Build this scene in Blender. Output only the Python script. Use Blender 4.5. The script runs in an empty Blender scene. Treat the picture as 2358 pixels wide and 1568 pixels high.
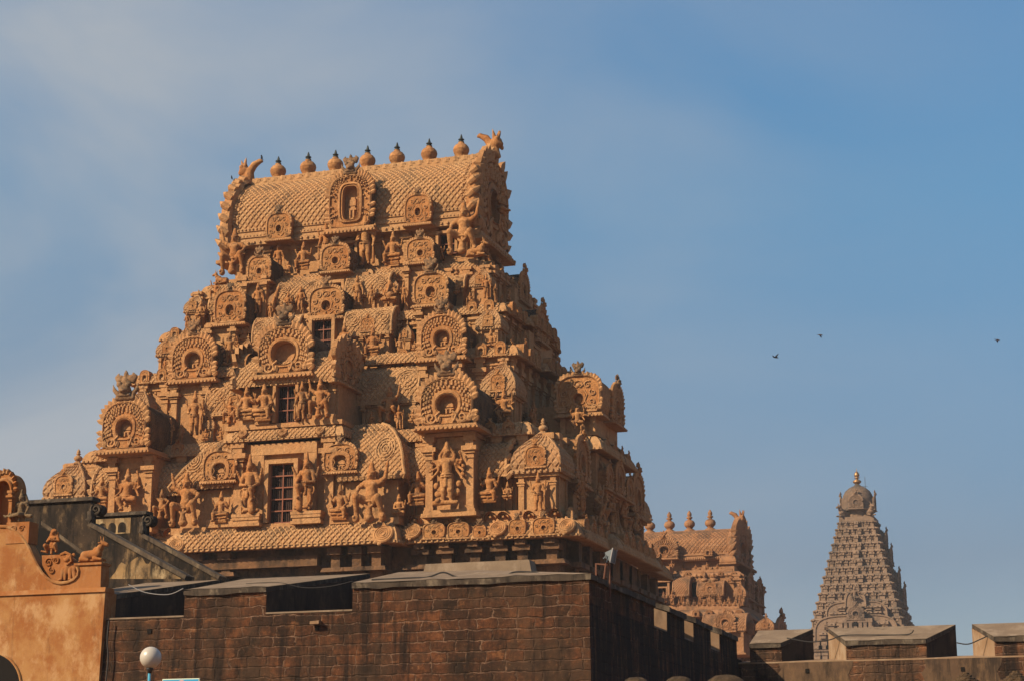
import bpy, math, random
import numpy as np
random.seed(7); np.random.seed(7)
D = bpy.data
SC = bpy.context.scene
COL = SC.collection
R = math.radians

# ------------------------------------------------------------------ camera, sky, sun, exposure
CAMZ = 1.6
F_PX, CX, CY = 4411.24, 1179.0, 784.0            # measured on a 2358 px wide view of the photograph
PITCH, YAW = R(14.0752), R(18.2655)
cam_d = D.cameras.new('camera'); cam = D.objects.new('camera', cam_d); COL.objects.link(cam)
cam.location = (0, 0, CAMZ); cam.rotation_euler = (math.pi/2+PITCH, 0, YAW)
cam_d.sensor_width = 36; cam_d.sensor_fit = 'HORIZONTAL'; cam_d.lens = 67.347
cam_d.clip_start = .5; cam_d.clip_end = 6000
SC.camera = cam
SUN_EL, SUN_AZ = R(33), R(222)                   # azimuth clockwise from +Y
to_sun = (math.sin(SUN_AZ)*math.cos(SUN_EL), math.cos(SUN_AZ)*math.cos(SUN_EL), math.sin(SUN_EL))
sd = D.lights.new('sun', 'SUN'); sd.energy = 5.0; sd.angle = R(.5); sd.color = (1, .82, .58)
so = D.objects.new('sun', sd); COL.objects.link(so)
from mathutils import Vector, Matrix
so.rotation_euler = Vector(to_sun).to_track_quat('Z', 'Y').to_euler()
SC.view_settings.view_transform = 'Standard'; SC.view_settings.look = 'None'
SC.view_settings.exposure = 0.6; SC.view_settings.gamma = 1
W = D.worlds.new('World'); SC.world = W; W.use_nodes = True
def world():
    nt = W.node_tree; nt.nodes.clear(); N = nt.nodes.new; L = nt.links.new
    out = N('ShaderNodeOutputWorld'); bg = N('ShaderNodeBackground'); sky = N('ShaderNodeTexSky')
    sky.sky_type = 'NISHITA'; sky.sun_disc = False; sky.sun_elevation = SUN_EL; sky.sun_rotation = SUN_AZ
    sky.altitude = 50; sky.air_density = 1.1; sky.dust_density = .9; sky.ozone_density = 3.5
    tc = N('ShaderNodeTexCoord'); mp = N('ShaderNodeMapping'); mp.inputs['Scale'].default_value = (1.6, 1.6, 2.9)
    mp.inputs['Rotation'].default_value = (.25, .2, .5); mp.inputs['Location'].default_value = (.35, .1, -.25)
    n1 = N('ShaderNodeTexNoise'); n1.inputs['Scale'].default_value = 2.1; n1.inputs['Detail'].default_value = 6; n1.inputs['Roughness'].default_value = .48
    n1.inputs['Distortion'].default_value = .5
    L(tc.outputs['Generated'], mp.inputs['Vector']); L(mp.outputs[0], n1.inputs['Vector'])
    mr = N('ShaderNodeMapRange'); mr.inputs['From Min'].default_value = .36; mr.inputs['From Max'].default_value = .64
    mr.inputs['To Max'].default_value = .9; L(n1.outputs['Fac'], mr.inputs['Value'])
    # thin cloud is a little denser towards the western side of the sky and towards the horizon
    sx = N('ShaderNodeSeparateXYZ'); L(tc.outputs['Generated'], sx.inputs[0])
    m2 = N('ShaderNodeMapRange'); m2.inputs['From Min'].default_value = -.05; m2.inputs['From Max'].default_value = -.5
    m2.inputs['To Min'].default_value = .12; m2.inputs['To Max'].default_value = 1.0; L(sx.outputs['X'], m2.inputs['Value'])
    mul = N('ShaderNodeMath'); mul.operation = 'MULTIPLY_ADD'; L(mr.outputs[0], mul.inputs[0]); L(m2.outputs[0], mul.inputs[1])
    m3 = N('ShaderNodeMapRange'); m3.interpolation_type = 'SMOOTHSTEP'; m3.inputs['From Min'].default_value = -.28; m3.inputs['From Max'].default_value = -.56; m3.inputs['To Max'].default_value = .34; L(sx.outputs['X'], m3.inputs['Value']); L(m3.outputs[0], mul.inputs[2])
    mix = N('ShaderNodeMix'); mix.data_type = 'RGBA'; L(mul.outputs[0], mix.inputs['Factor'])
    # dull haze low in the sky, deeper blue above it
    cr = N('ShaderNodeValToRGB'); L(sx.outputs['Z'], cr.inputs[0]); e = cr.color_ramp.elements
    TINT = [(.02, (.50, .50, .55)), (.13, (.42, .41, .44)), (.22, (.46, .57, .60)), (.31, (.50, .74, .76)), (.42, (.66, .88, .90)), (.8, (.8, .9, .95))]
    e[0].position, e[0].color = TINT[0][0], (*TINT[0][1], 1); e[1].position, e[1].color = TINT[-1][0], (*TINT[-1][1], 1)
    for p_, c_ in TINT[1:-1]: k = e.new(p_); k.color = (*c_, 1)
    mu = N('ShaderNodeMix'); mu.data_type = 'RGBA'; mu.blend_type = 'MULTIPLY'; mu.inputs['Factor'].default_value = 1; L(sky.outputs[0], mu.inputs['A']); L(cr.outputs[0], mu.inputs['B'])
    L(mu.outputs['Result'], mix.inputs['A']); mix.inputs['B'].default_value = (2.65, 2.9, 3.2, 1)
    L(mix.outputs['Result'], bg.inputs['Color']); bg.inputs['Strength'].default_value = .1
    L(bg.outputs[0], out.inputs['Surface'])
world()

def ray_at(x, y, Y):
    """World point on the plane y = Y seen at a given spot of the photograph."""
    cp, sp, cy, sy = math.cos(PITCH), math.sin(PITCH), math.cos(YAW), math.sin(YAW)
    fw = np.array([-sy*cp, cy*cp, sp]); rt = np.array([cy, sy, 0]); up = np.cross(rt, fw)
    d = fw*F_PX+rt*(x-CX)-up*(y-CY)
    return np.array([0, 0, CAMZ])+d*(Y/d[1])

# ------------------------------------------------------------------ mesh helpers
class MB:
    def __init__(s): s.V = []; s.F = []; s.n = 0
    def add(s, V, F):
        V = np.asarray(V, float).reshape(-1, 3)
        if isinstance(F, np.ndarray): s.F.append(F+s.n)
        else:
            for f in F: s.F.append(np.array([f])+s.n)
        s.V.append(V); s.n += len(V); return s
    def merge(s, o, M=None):
        for_v = np.concatenate(o.V)
        if M is not None: for_v = for_v@np.array(M)[:3, :3].T+np.array(M)[:3, 3]
        for f in o.F: s.F.append(f+s.n)
        s.V.append(for_v); s.n += len(for_v)
    def mesh(s, name, mat, smooth=False, uv=False):
        me = D.meshes.new(name); V = np.concatenate(s.V)
        tot = np.concatenate([np.full(len(f), f.shape[1]) for f in s.F]); idx = np.concatenate([f.ravel() for f in s.F])
        st = np.concatenate([[0], np.cumsum(tot)[:-1]])
        me.vertices.add(len(V)); me.vertices.foreach_set('co', V.ravel().astype(np.float32))
        me.loops.add(len(idx)); me.loops.foreach_set('vertex_index', idx.astype(np.int32))
        me.polygons.add(len(tot)); me.polygons.foreach_set('loop_start', st.astype(np.int32))
        me.update(calc_edges=True); me.validate()
        if uv:
            nr = np.zeros(len(me.polygons)*3, np.float32); me.polygons.foreach_get('normal', nr); nr = nr.reshape(-1, 3)
            lt = np.zeros(len(me.polygons), np.int32); me.polygons.foreach_get('loop_total', lt); ln = np.repeat(nr, lt, 0)
            li = np.zeros(len(me.loops), np.int32); me.loops.foreach_get('vertex_index', li); co = V[li]
            a = np.where(np.abs(ln[:, :1]) > .71, co[:, 1:2]+3.3, co[:, :1]); b = np.where(np.abs(ln[:, 2:]) > .8, co[:, 1:2], co[:, 2:])
            lay = me.uv_layers.new(name='uv'); lay.data.foreach_set('uv', np.hstack([a, b]).ravel().astype(np.float32))
        me.polygons.foreach_set('use_smooth', np.full(len(me.polygons), smooth, bool))
        me.materials.append(mat); return me
    def build(s, name, mat, parent=None, smooth=False, uv=False, label=None):
        o = D.objects.new(name, s.mesh(name, mat, smooth, uv)); COL.objects.link(o)
        if parent: o.parent = parent
        if label: o['label'] = label
        return o
def link_mesh(name, me, parent=None, loc=(0, 0, 0), rz=0, sc=(1, 1, 1), label=None):
    o = D.objects.new(name, me); COL.objects.link(o); o.location = loc; o.rotation_euler = (0, 0, rz); o.scale = sc
    if parent: o.parent = parent
    if label: o['label'] = label
    return o
def thing(name, label, cat, loc=(0, 0, 0), group=None, rz=0):
    o = D.objects.new(name, None); COL.objects.link(o); o.location = loc; o.rotation_euler = (0, 0, rz); tag(o, label, cat, group); return o
def tag(o, label=None, cat=None, group=None, kind=None):
    if label: o['label'] = label
    if cat: o['category'] = cat
    if group: o['group'] = group
    if kind: o['kind'] = kind
    return o

BOXF = np.array([[0, 1, 3, 2], [4, 6, 7, 5], [0, 4, 5, 1], [2, 3, 7, 6], [0, 2, 6, 4], [1, 5, 7, 3]])
def box(mb, x0, x1, y0, y1, z0, z1, tx=0, ty=0):
    V = [(x0+(tx if k else 0) if i == 0 else x1-(tx if k else 0), (y0+(ty if k else 0)) if j == 0 else y1-(ty if k else 0), z1 if k else z0)
         for i in (0, 1) for j in (0, 1) for k in (0, 1)]
    return mb.add(V, BOXF)
def prism(mb, pts, y0, y1):
    n = len(pts); V = [(x, y0, z) for x, z in pts]+[(x, y1, z) for x, z in pts]
    i = np.arange(n); j = (i+1) % n
    mb.add(V, [list(range(n)), list(range(2*n-1, n-1, -1))]); mb.add(V, np.stack([j, i, i+n, j+n], 1))
def ngrid(mb, P, closed=False):
    P = np.asarray(P, float); a, b = P.shape[:2]; I = np.arange(a*b).reshape(a, b)
    if closed: I = np.hstack([I, I[:, :1]])
    F = np.stack([I[:-1, :-1], I[:-1, 1:], I[1:, 1:], I[1:, :-1]], -1).reshape(-1, 4); mb.add(P.reshape(-1, 3), F)
def lathe(mb, prof, c=(0, 0, 0), n=12):
    t = np.linspace(0, 2*math.pi, n, endpoint=False)
    P = [[(c[0]+r*math.cos(a), c[1]+r*math.sin(a), c[2]+z) for a in t] for r, z in prof]; ngrid(mb, P, True)
def ball(mb, c, r, n=8, m=5):
    if not hasattr(r, '__len__'): r = (r, r, r)
    ph = np.linspace(-math.pi/2+.001, math.pi/2-.001, m)
    t = np.linspace(0, 2*math.pi, n, endpoint=False)
    ngrid(mb, [[(c[0]+r[0]*math.cos(p)*math.cos(a), c[1]+r[1]*math.cos(p)*math.sin(a), c[2]+r[2]*math.sin(p)) for a in t] for p in ph], True)
_bt = np.linspace(0, 2*math.pi, 6, endpoint=False)
BV = np.array([[math.cos(p)*math.cos(a), math.cos(p)*math.sin(a), math.sin(p)] for p in (-1.5, -.6, .6, 1.5) for a in _bt])
_I = np.arange(24).reshape(4, 6); _I = np.hstack([_I, _I[:, :1]])
BF = np.stack([_I[:-1, :-1], _I[:-1, 1:], _I[1:, 1:], _I[1:, :-1]], -1).reshape(-1, 4)
def beads(mb, pts, r):
    pts = np.asarray(pts, float).reshape(-1, 3); n = len(pts)
    if not n: return
    V = (pts[:, None, :]+BV[None]*np.asarray(r)).reshape(-1, 3)
    mb.add(V, (BF[None]+(np.arange(n)*24)[:, None, None]).reshape(-1, 4))
def tube(mb, pts, r, n=6):
    pts = [Vector(p) for p in pts]; rs = r if hasattr(r, '__len__') else [r]*len(pts); P = []; up = Vector((.13, 1, .21)).normalized()
    for i, p in enumerate(pts):
        d = (pts[min(i+1, len(pts)-1)]-pts[max(i-1, 0)]).normalized(); a = d.cross(up)
        if a.length < .05: a = d.cross(Vector((1, 0, .2)))
        a.normalize(); b = d.cross(a)
        P.append([tuple(p+(a*math.cos(t)+b*math.sin(t))*rs[i]) for t in np.linspace(0, 2*math.pi, n, endpoint=False)])
    ngrid(mb, P, True); mb.add(P[0], [list(range(n))[::-1]]); mb.add(P[-1], [list(range(n))])
def spiral(mb, c, r0, turns, rad, flip=1, start=0, n=22, y=0, sz=1):
    pts = []
    for i in range(n):
        t = i/(n-1); rr = r0*(1-.88*t); a = start+turns*2*math.pi*t
        pts.append((c[0]+flip*rr*math.cos(a), y, c[1]+sz*rr*math.sin(a)))
    tube(mb, pts, [rad*(1-.45*i/(n-1)) for i in range(n)], 5)

def prof_interp(prof):
    p = np.asarray(prof, float); d = np.r_[0, np.cumsum(np.hypot(*np.diff(p, axis=0).T))]
    def g(s):
        s = np.clip(s, 0, d[-1]); e = d[-1]*.02
        q = np.stack([np.interp(s, d, p[:, 0]), np.interp(s, d, p[:, 1])], -1)
        s1 = np.clip(s+e, 0, d[-1]); s0 = np.clip(s-e, 0, d[-1])
        t = np.stack([np.interp(s1, d, p[:, 0])-np.interp(s0, d, p[:, 0]), np.interp(s1, d, p[:, 1])-np.interp(s0, d, p[:, 1])], -1)
        return q, t/np.maximum(np.linalg.norm(t, axis=-1, keepdims=True), 1e-6)
    return g, d[-1]
def tiles(mb, f, La, Ls, pitch, h, ar=.62):
    """Raised lozenge roof tiles laid over the patch f(a, s) -> position, normal."""
    ps = pitch*ar; C = []
    for j in range(int(Ls/ps)+1):
        for i in range(int(La/pitch)+2): C.append((i*pitch+(j % 2)*pitch/2, j*ps))
    C = np.array(C); pa = pitch/2
    off = np.array([(-pa, 0), (0, -ps), (pa, 0), (0, ps)])
    A = np.concatenate([off*.97, off*.58]); q = C[:, None, :]+A[None]
    q[..., 0] = np.clip(q[..., 0], 0, La); q[..., 1] = np.clip(q[..., 1], 0, Ls)
    p, nr = f(q[..., 0], q[..., 1]); hh = np.array([.12, .3, .12, .0, 1.05, 1.25, 1, .7])*h
    V = (p+nr*hh[None, :, None]).reshape(-1, 3)
    F = np.array([[0, 1, 5, 4], [1, 2, 6, 5], [2, 3, 7, 6], [3, 0, 4, 7], [4, 5, 6, 7]])
    mb.add(V, (F[None]+(np.arange(len(C))*8)[:, None, None]).reshape(-1, 4))
def sheet_x(x0, prof):
    g, Ls = prof_interp(prof)
    def f(a, s):
        q, t = g(s); return np.stack([x0+a, q[..., 0], q[..., 1]], -1), np.stack([0*a, -t[..., 1], t[..., 0]], -1)
    return f, Ls
def barrel(mb, x0, x1, prof, pitch=.3, h=.05, back=True, tiled=True):
    """Barrel roof along x: profile (y, z) from the front eave to the ridge, mirrored behind."""
    pr = list(prof); full = pr+[(2*pr[-1][0]-y, z) for y, z in pr[-2::-1]] if back else pr
    ngrid(mb, [[(x, y, z) for y, z in full] for x in (x0, x1)])
    n = len(full)
    mb.add([(x0, y, z) for y, z in full], [list(range(n))]); mb.add([(x1, y, z) for y, z in full], [list(range(n))[::-1]])
    if tiled:
        f, Ls = sheet_x(x0, pr); tiles(mb, f, x1-x0, Ls, pitch, h)
def dome(mb, cx, cy, hw, hd, prof, pitch=.3, h=.05, sides=(0, 1, 3)):
    """Hipped dome over a rectangle: profile (inset, z)."""
    P = [[(cx-hw+i, cy-hd+i, z), (cx+hw-i, cy-hd+i, z), (cx+hw-i, cy+hd-i, z), (cx-hw+i, cy+hd-i, z)] for i, z in prof]
    ngrid(mb, P, True); mb.add(P[-1], [[0, 1, 2, 3]])
    g, Ls = prof_interp(prof)
    for k in sides:
        a0, b0 = (hw, hd) if k % 2 == 0 else (hd, hw); cs, sn = [(1, 0), (0, 1), (-1, 0), (0, -1)][k]
        def f(a, s):
            q, t = g(s); x = (a/(2*a0)-.5)*2*(a0-q[..., 0]); y = -(b0-q[..., 0]); ny, nz = -t[..., 1], t[..., 0]
            return (np.stack([cx+x*cs-y*sn, cy+x*sn+y*cs, q[..., 1]], -1), np.stack([-ny*sn, ny*cs, nz], -1))
        tiles(mb, f, 2*a0, Ls, pitch, h)
def sweep(mb, path, prof):
    """Moulding profile (out, z) swept along a plan path, outward to the right of travel."""
    p = np.asarray(path, float); n = len(p); d = np.diff(p, axis=0); d /= np.linalg.norm(d, axis=1)[:, None]; nr = np.stack([d[:, 1], -d[:, 0]], 1)
    m = [nr[0]]+[(nr[i-1]+nr[i])/(1+nr[i-1]@nr[i]) for i in range(1, n-1)]+[nr[-1]]
    ngrid(mb, [[(p[i][0]+m[i][0]*o, p[i][1]+m[i][1]*o, z) for i in range(n)] for o, z in prof])
    return [(p[i]+0*m[i], m[i]) for i in range(n)]
def sweep_beads(mb, path, out, z, step, r, tile=None):
    p = np.asarray(path, float)
    nrm = sweep(MB(), path, [(0, 0), (1, 0)]); q = [a+m*out for a, m in nrm]; B = []
    for i in range(len(q)-1):
        L = np.linalg.norm(q[i+1]-q[i]); k = max(int(L/step), 1)
        for j in range(k): B.append((*(q[i]+(q[i+1]-q[i])*(j+.5)/k), z))
    beads(mb, B, r)
def sweep_tiles(mb, path, prof, pitch, h):
    p = np.asarray(path, float); g, Ls = prof_interp(prof)
    for i in range(len(p)-1):
        d = p[i+1]-p[i]; L = np.linalg.norm(d); d = d/L; nr = np.array([d[1], -d[0]])
        if L < pitch*2: continue
        e = prof[0][0]
        def f(a, s):
            q, t = g(s); o = q[..., 0]
            P = np.stack([p[i][0]+d[0]*a+nr[0]*o, p[i][1]+d[1]*a+nr[1]*o, q[..., 1]], -1)
            return P, np.stack([nr[0]*t[..., 1], nr[1]*t[..., 1], -t[..., 0]], -1)*np.where(t[..., 1:] < 0, -1, 1)
        tiles(mb, f, L, Ls, pitch, h)

# ------------------------------------------------------------------ materials
def nodes(name):
    m = D.materials.new(name); m.use_nodes = True; nt = m.node_tree; b = nt.nodes['Principled BSDF']; return m, nt, b
def simple(name, col, rough=.6, metal=0, nscale=0, amt=.25):
    m, nt, b = nodes(name); b.inputs['Base Color'].default_value = (*col, 1); b.inputs['Roughness'].default_value = rough; b.inputs['Metallic'].default_value = metal
    if not metal and rough >= .55: b.inputs['Specular IOR Level'].default_value = .15
    if nscale:
        N = nt.nodes.new; L = nt.links.new; g = N('ShaderNodeNewGeometry'); n = N('ShaderNodeTexNoise'); n.inputs['Scale'].default_value = nscale; n.inputs['Detail'].default_value = 5
        L(g.outputs['Position'], n.inputs['Vector']); x = N('ShaderNodeMix'); x.data_type = 'RGBA'
        x.inputs['A'].default_value = (*[c*(1-amt) for c in col], 1); x.inputs['B'].default_value = (*[min(1, c*(1+amt)) for c in col], 1)
        L(n.outputs['Fac'], x.inputs['Factor']); L(x.outputs['Result'], b.inputs['Base Color'])
    return m
class NT:
    def __init__(s, name): s.m, s.nt, s.b = nodes(name); s.geo = s.nt.nodes.new('ShaderNodeNewGeometry'); s.uvn = None
    def L(s, a, b): s.nt.links.new(a, b)
    def noise(s, scale, detail=5, rough=.55, vec=(1, 1, 1), dist=0, src=None):
        N = s.nt.nodes.new; mp = N('ShaderNodeMapping'); mp.inputs['Scale'].default_value = vec; n = N('ShaderNodeTexNoise')
        n.inputs['Scale'].default_value = scale; n.inputs['Detail'].default_value = detail; n.inputs['Roughness'].default_value = rough; n.inputs['Distortion'].default_value = dist
        s.L(src or s.geo.outputs['Position'], mp.inputs['Vector']); s.L(mp.outputs[0], n.inputs['Vector']); return n.outputs['Fac']
    def rng(s, v, a, b, c=0, d=1):
        n = s.nt.nodes.new('ShaderNodeMapRange'); n.interpolation_type = 'SMOOTHSTEP'
        for k, x in zip(('From Min', 'From Max', 'To Min', 'To Max'), (a, b, c, d)): n.inputs[k].default_value = x
        s.L(v, n.inputs['Value']); return n.outputs[0]
    def mix(s, f, a, b, mode='MIX'):
        n = s.nt.nodes.new('ShaderNodeMix'); n.data_type = 'RGBA'; n.blend_type = mode
        for k, x in (('Factor', f), ('A', a), ('B', b)):
            if isinstance(x, (int, float)): n.inputs[k].default_value = x
            elif isinstance(x, tuple): n.inputs[k].default_value = (*x, 1)
            else: s.L(x, n.inputs[k])
        return n.outputs['Result']
    def math(s, op, a, b):
        n = s.nt.nodes.new('ShaderNodeMath'); n.operation = op
        for i, x in enumerate((a, b)):
            if isinstance(x, (int, float)): n.inputs[i].default_value = x
            else: s.L(x, n.inputs[i])
        return n.outputs[0]
    def upz(s):
        n = s.nt.nodes.new('ShaderNodeSeparateXYZ'); s.L(s.geo.outputs['Normal'], n.inputs[0]); return n.outputs['Z']
    def uv(s):
        if not s.uvn: s.uvn = s.nt.nodes.new('ShaderNodeUVMap'); s.uvn.uv_map = 'uv'
        return s.uvn.outputs[0]
    def bump(s, h, strength=.5, dist=.05):
        n = s.nt.nodes.new('ShaderNodeBump'); n.inputs['Strength'].default_value = strength; n.inputs['Distance'].default_value = dist
        s.L(h, n.inputs['Height']); s.L(n.outputs[0], s.b.inputs['Normal'])
    def out(s, col, rough=.9):
        s.L(col, s.b.inputs['Base Color']); s.b.inputs['Roughness'].default_value = rough; s.b.inputs['Specular IOR Level'].default_value = .15; return s.m
def stucco(name, c1, c2, pale, dark, lich=.0, up=.25, sc=1.0):
    t = NT(name); c = t.mix(t.rng(t.noise(.45*sc, 5), .35, .65), c1, c2)
    c = t.mix(t.rng(t.noise(1.7*sc, 7, .65), .5, .75, 0, .55), c, pale)
    c = t.mix(t.rng(t.noise(5.0*sc, 9, .78), .38, .62, .62, 0), c, tuple(x*.42 for x in c2)); c = t.mix(t.rng(t.noise(1.05*sc, 7, .7), .46, .66, 0, .5), c, tuple(x*.5 for x in c2)); n = t.noise(.8*sc, 9, .72, (1, 1, .55)); n = t.math('ADD', n, t.math('MULTIPLY', t.rng(t.upz(), .1, 1), up)); n = t.math('ADD', n, lich)
    pn = t.geo.outputs['Pointiness']; c = t.mix(t.rng(pn, .515, .60, 0, .32), c, pale); c = t.mix(t.rng(n, .55, .73, 0, .74), c, dark)
    s = t.noise(2.2*sc, 7, .75, (1, 1, .16)); c = t.mix(t.rng(s, .56, .74, 0, .72), c, dark)
    t.bump(t.math('ADD', t.noise(6.5*sc, 8, .75), t.math('MULTIPLY', t.noise(2.4*sc, 3), .8)), .75, .11); return t.out(c)
M = {}
M['stucco'] = stucco('terracotta_stucco', (.445, .222, .086), (.395, .160, .052), (.51, .31, .155), (.050, .034, .022), .0, .14)
M['stucco_tile'] = stucco('sandy_tile_stucco', (.45, .235, .098), (.40, .18, .064), (.52, .335, .175), (.050, .036, .024), .0, .12)
M['stucco_old'] = stucco('weathered_stucco', (.30, .17, .085), (.24, .125, .06), (.34, .23, .14), (.055, .043, .030), .09, .14)
M['stucco_far'] = stucco('orange_pink_stucco', (.315, .150, .068), (.27, .115, .048), (.37, .21, .115), (.060, .042, .030), .02, .12, .8)
M['statue_grey'] = stucco('grey_green_statue', (.281, .181, .094), (.228, .147, .080), (.308, .241, .154), (.074, .060, .040), .04, .0, 3)
M['stucco_pale'] = stucco('pale_dome_stucco', (.41, .225, .10), (.35, .16, .062), (.47, .30, .165), (.080, .057, .040), -.02, .03)
M['stucco_mouldy'] = stucco('mouldy_stucco', (.20, .105, .048), (.145, .078, .042), (.25, .15, .075), (.036, .028, .021), .16, .0)
M['granite'] = stucco('warm_brown_granite', (.225, .145, .096), (.19, .12, .078), (.26, .18, .125), (.060, .050, .043), .04, .10, .35)
M['granite_dark'] = stucco('dark_dome_granite', (.175, .115, .078), (.145, .095, .065), (.22, .15, .10), (.045, .04, .035), .08, .08, .5)
M['basestone'] = stucco('stained_base_stone', (.174, .080, .037), (.101, .057, .034), (.228, .121, .057), (.023, .019, .015), .12, .0, .8)
def laterite(name, bright=1.0, dark_cover=0.0):
    t = NT(name); u = t.uv(); N = t.nt.nodes.new; k = bright
    ad = N('ShaderNodeVectorMath'); ad.operation = 'MULTIPLY_ADD'
    dn = N('ShaderNodeTexNoise'); dn.inputs['Scale'].default_value = 2.2; dn.inputs['Detail'].default_value = 7; dn.inputs['Roughness'].default_value = .62; t.L(u, dn.inputs['Vector'])
    t.L(dn.outputs['Color'], ad.inputs[0]); ad.inputs[1].default_value = (.36, .20, 0); t.L(u, ad.inputs[2])
    br = N('ShaderNodeTexBrick'); br.inputs['Scale'].default_value = 1; br.inputs['Brick Width'].default_value = .66; br.inputs['Row Height'].default_value = .262; br.inputs['Bias'].default_value = -.1
    br.inputs['Mortar Size'].default_value = .026; br.inputs['Mortar Smooth'].default_value = .9; br.offset = .43; br.squash = .75; br.squash_frequency = 3
    br.inputs['Color1'].default_value = (.20*k, .072*k, .030*k, 1); br.inputs['Color2'].default_value = (.060*k, .030*k, .018*k, 1); br.inputs['Mortar'].default_value = (.12*k, .06*k, .035*k, 1)
    t.L(ad.outputs[0], br.inputs['Vector'])
    c = br.outputs['Color']; jm = br.outputs['Fac']
    c = t.mix(t.rng(t.noise(5.5, 8, .8), .36, .66, .75, 0), c, (.040*k, .024*k, .016*k))                                   # pits
    c = t.mix(t.rng(t.noise(1.7, 8, .75), .50, .66, 0, .75), c, (.245*k, .092*k, .036*k))                                   # raw red stone
    plast = t.rng(t.noise(.5, 7, .65), .42, .58); c = t.mix(t.math('MULTIPLY', plast, .78), c, (.085*k, .050*k, .030*k))   # old render over the joints
    hide = t.math('SUBTRACT', 1, t.math('MULTIPLY', plast, .75)); jn = t.math('MULTIPLY', t.math('MULTIPLY', jm, t.rng(t.noise(3.0, 6, .75), .41, .55)), hide)
    c = t.mix(t.rng(t.noise(1.1, 7, .7, (1, 1, 1.8)), .60, .70, 0, .75), c, (.33*k, .140*k, .058*k)); c = t.mix(t.math('MULTIPLY', jn, .8), c, (.33*k, .195*k, .125*k))
    c = t.mix(t.rng(t.noise(11, 6, .8), .56, .74, 0, .8), c, (.34*k, .170*k, .080*k))                                      # crumbs of mortar
    c = t.mix(t.rng(t.noise(1.2, 8, .72, (1, 1, .6)), .46-dark_cover*.15, .66-dark_cover*.15, 0, .85), c, (.024, .017, .012))
    c = t.mix(t.rng(t.noise(1.3, 6, .65, (2.4, 2.4, .2)), .49-dark_cover*.2, .66-dark_cover*.2, 0, .85), c, (.020, .014, .011))
    h = t.math('ADD', t.math('ADD', t.math('MULTIPLY', t.math('SUBTRACT', 1, jm), .5), t.noise(9, 9, .85)), t.math('MULTIPLY', t.noise(3, 5, .7), .8)); t.bump(h, 1.0, .12)
    return t.out(c, .95)
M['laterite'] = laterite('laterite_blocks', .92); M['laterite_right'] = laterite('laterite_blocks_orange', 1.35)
M['laterite_dark'] = laterite('laterite_blackened', 1.0, .45)  # side faces: dark patches and streaks cover more of the blocks
def plaster(name, c1, c2, c3, dark, amt=.5, sc=1.0, lo=.5):
    t = NT(name); c = t.mix(t.rng(t.noise(.55*sc, 7, .68), .38, .60), c1, c2); c = t.mix(t.rng(t.noise(1.5*sc, 8, .7, (1, 1, .6)), .48, .66, 0, .85), c, c3)
    c = t.mix(t.rng(t.noise(1.2*sc, 8, .7, (1.4, 1.4, .5)), lo, lo+.2, 0, amt), c, dark)
    c = t.mix(t.rng(t.noise(1.4*sc, 6, .65, (2.5, 2.5, .16)), lo+.05, lo+.22, 0, amt), c, dark)
    c = t.mix(t.rng(t.noise(9*sc, 5, .7), .62, .76, 0, .5), c, c3); t.bump(t.noise(14*sc, 6, .7), .35, .03); return t.out(c)
M['ochre'] = plaster('ochre_limewash', (.315, .160, .058), (.235, .085, .024), (.385, .225, .105), (.105, .046, .020), .6, 1.3, .53)
M['orange'] = plaster('orange_limewash', (.241, .087, .025), (.288, .117, .037), (.322, .161, .067), (.067, .030, .013), .5, 1.6, .54)
M['mould'] = plaster('mould_black_plaster', (.050, .031, .019), (.032, .022, .015), (.201, .127, .064), (.009, .007, .006), .9, 1.3, .42)
M['mould_patchy'] = plaster('mould_patchy_plaster', (.28, .17, .075), (.15, .095, .05), (.40, .29, .16), (.013, .011, .009), .95, 1.6, .46)
M['cheek'] = plaster('dark_cheek_plaster', (.050, .032, .022), (.034, .023, .017), (.085, .052, .034), (.013, .010, .009), .8, 1.0, .48)  # cheeks turned from the sun: shade put into the plaster colour
M['cheek_lit'] = plaster('tan_cheek_plaster', (.241, .157, .097), (.201, .121, .067), (.281, .201, .134), (.067, .040, .027), .5, 1.2, .54)  # same plaster in a lighter tone for sunlit cheeks; also sill and spout
M['coping'] = plaster('tan_coping_plaster', (.185, .132, .088), (.150, .106, .072), (.24, .178, .125), (.045, .032, .023), .7, 1.1, .55)
M['coping_edge'] = plaster('stained_coping_edge', (.062, .045, .032), (.042, .031, .023), (.15, .115, .08), (.015, .012, .010), .8, 2.2, .48)
M['tan_render'] = plaster('stained_tan_render', (.120, .072, .041), (.085, .050, .030), (.18, .105, .054), (.026, .018, .013), .85, .9, .46)
M['rail'] = plaster('stained_rail_plaster', (.094, .067, .046), (.067, .049, .034), (.174, .127, .080), (.020, .015, .012), .8, 1.8, .48)
M['void'] = simple('dark_interior', (.008, .006, .005), .9)  # near-black colour standing in for the shade inside openings
M['wood'] = simple('red_brown_window_wood', (.20, .070, .038), .6, 0, 14, .3)
M['slat'] = simple('dark_louvre_slats', (.034, .015, .010), .7, 0, 20, .3)
M['tipmetal'] = simple('dark_green_copper', (.015, .020, .017), .55, .4, 9, .4)
M['gold'] = simple('dull_gilded_copper', (.30, .17, .075), .5, .85, 4, .15)
M['lampglobe'] = simple('dusty_opal_globe', (.389, .348, .295), .35, 0, 7, .16)
M['lamppole'] = simple('blue_painted_pole', (.067, .281, .402), .35, 0, 10, .2)
M['black'] = simple('black_plastic', (.010, .010, .011), .5)
M['cable'] = simple('grey_black_cable', (.034, .030, .028), .6)
M['wire'] = simple('pale_wire', (.201, .188, .181), .5)
M['signblue'] = simple('cyan_sign_paint', (.003, .241, .442), .4, 0, 5, .08)
M['signcream'] = simple('cream_sign_paint', (.469, .496, .369), .5)
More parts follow.
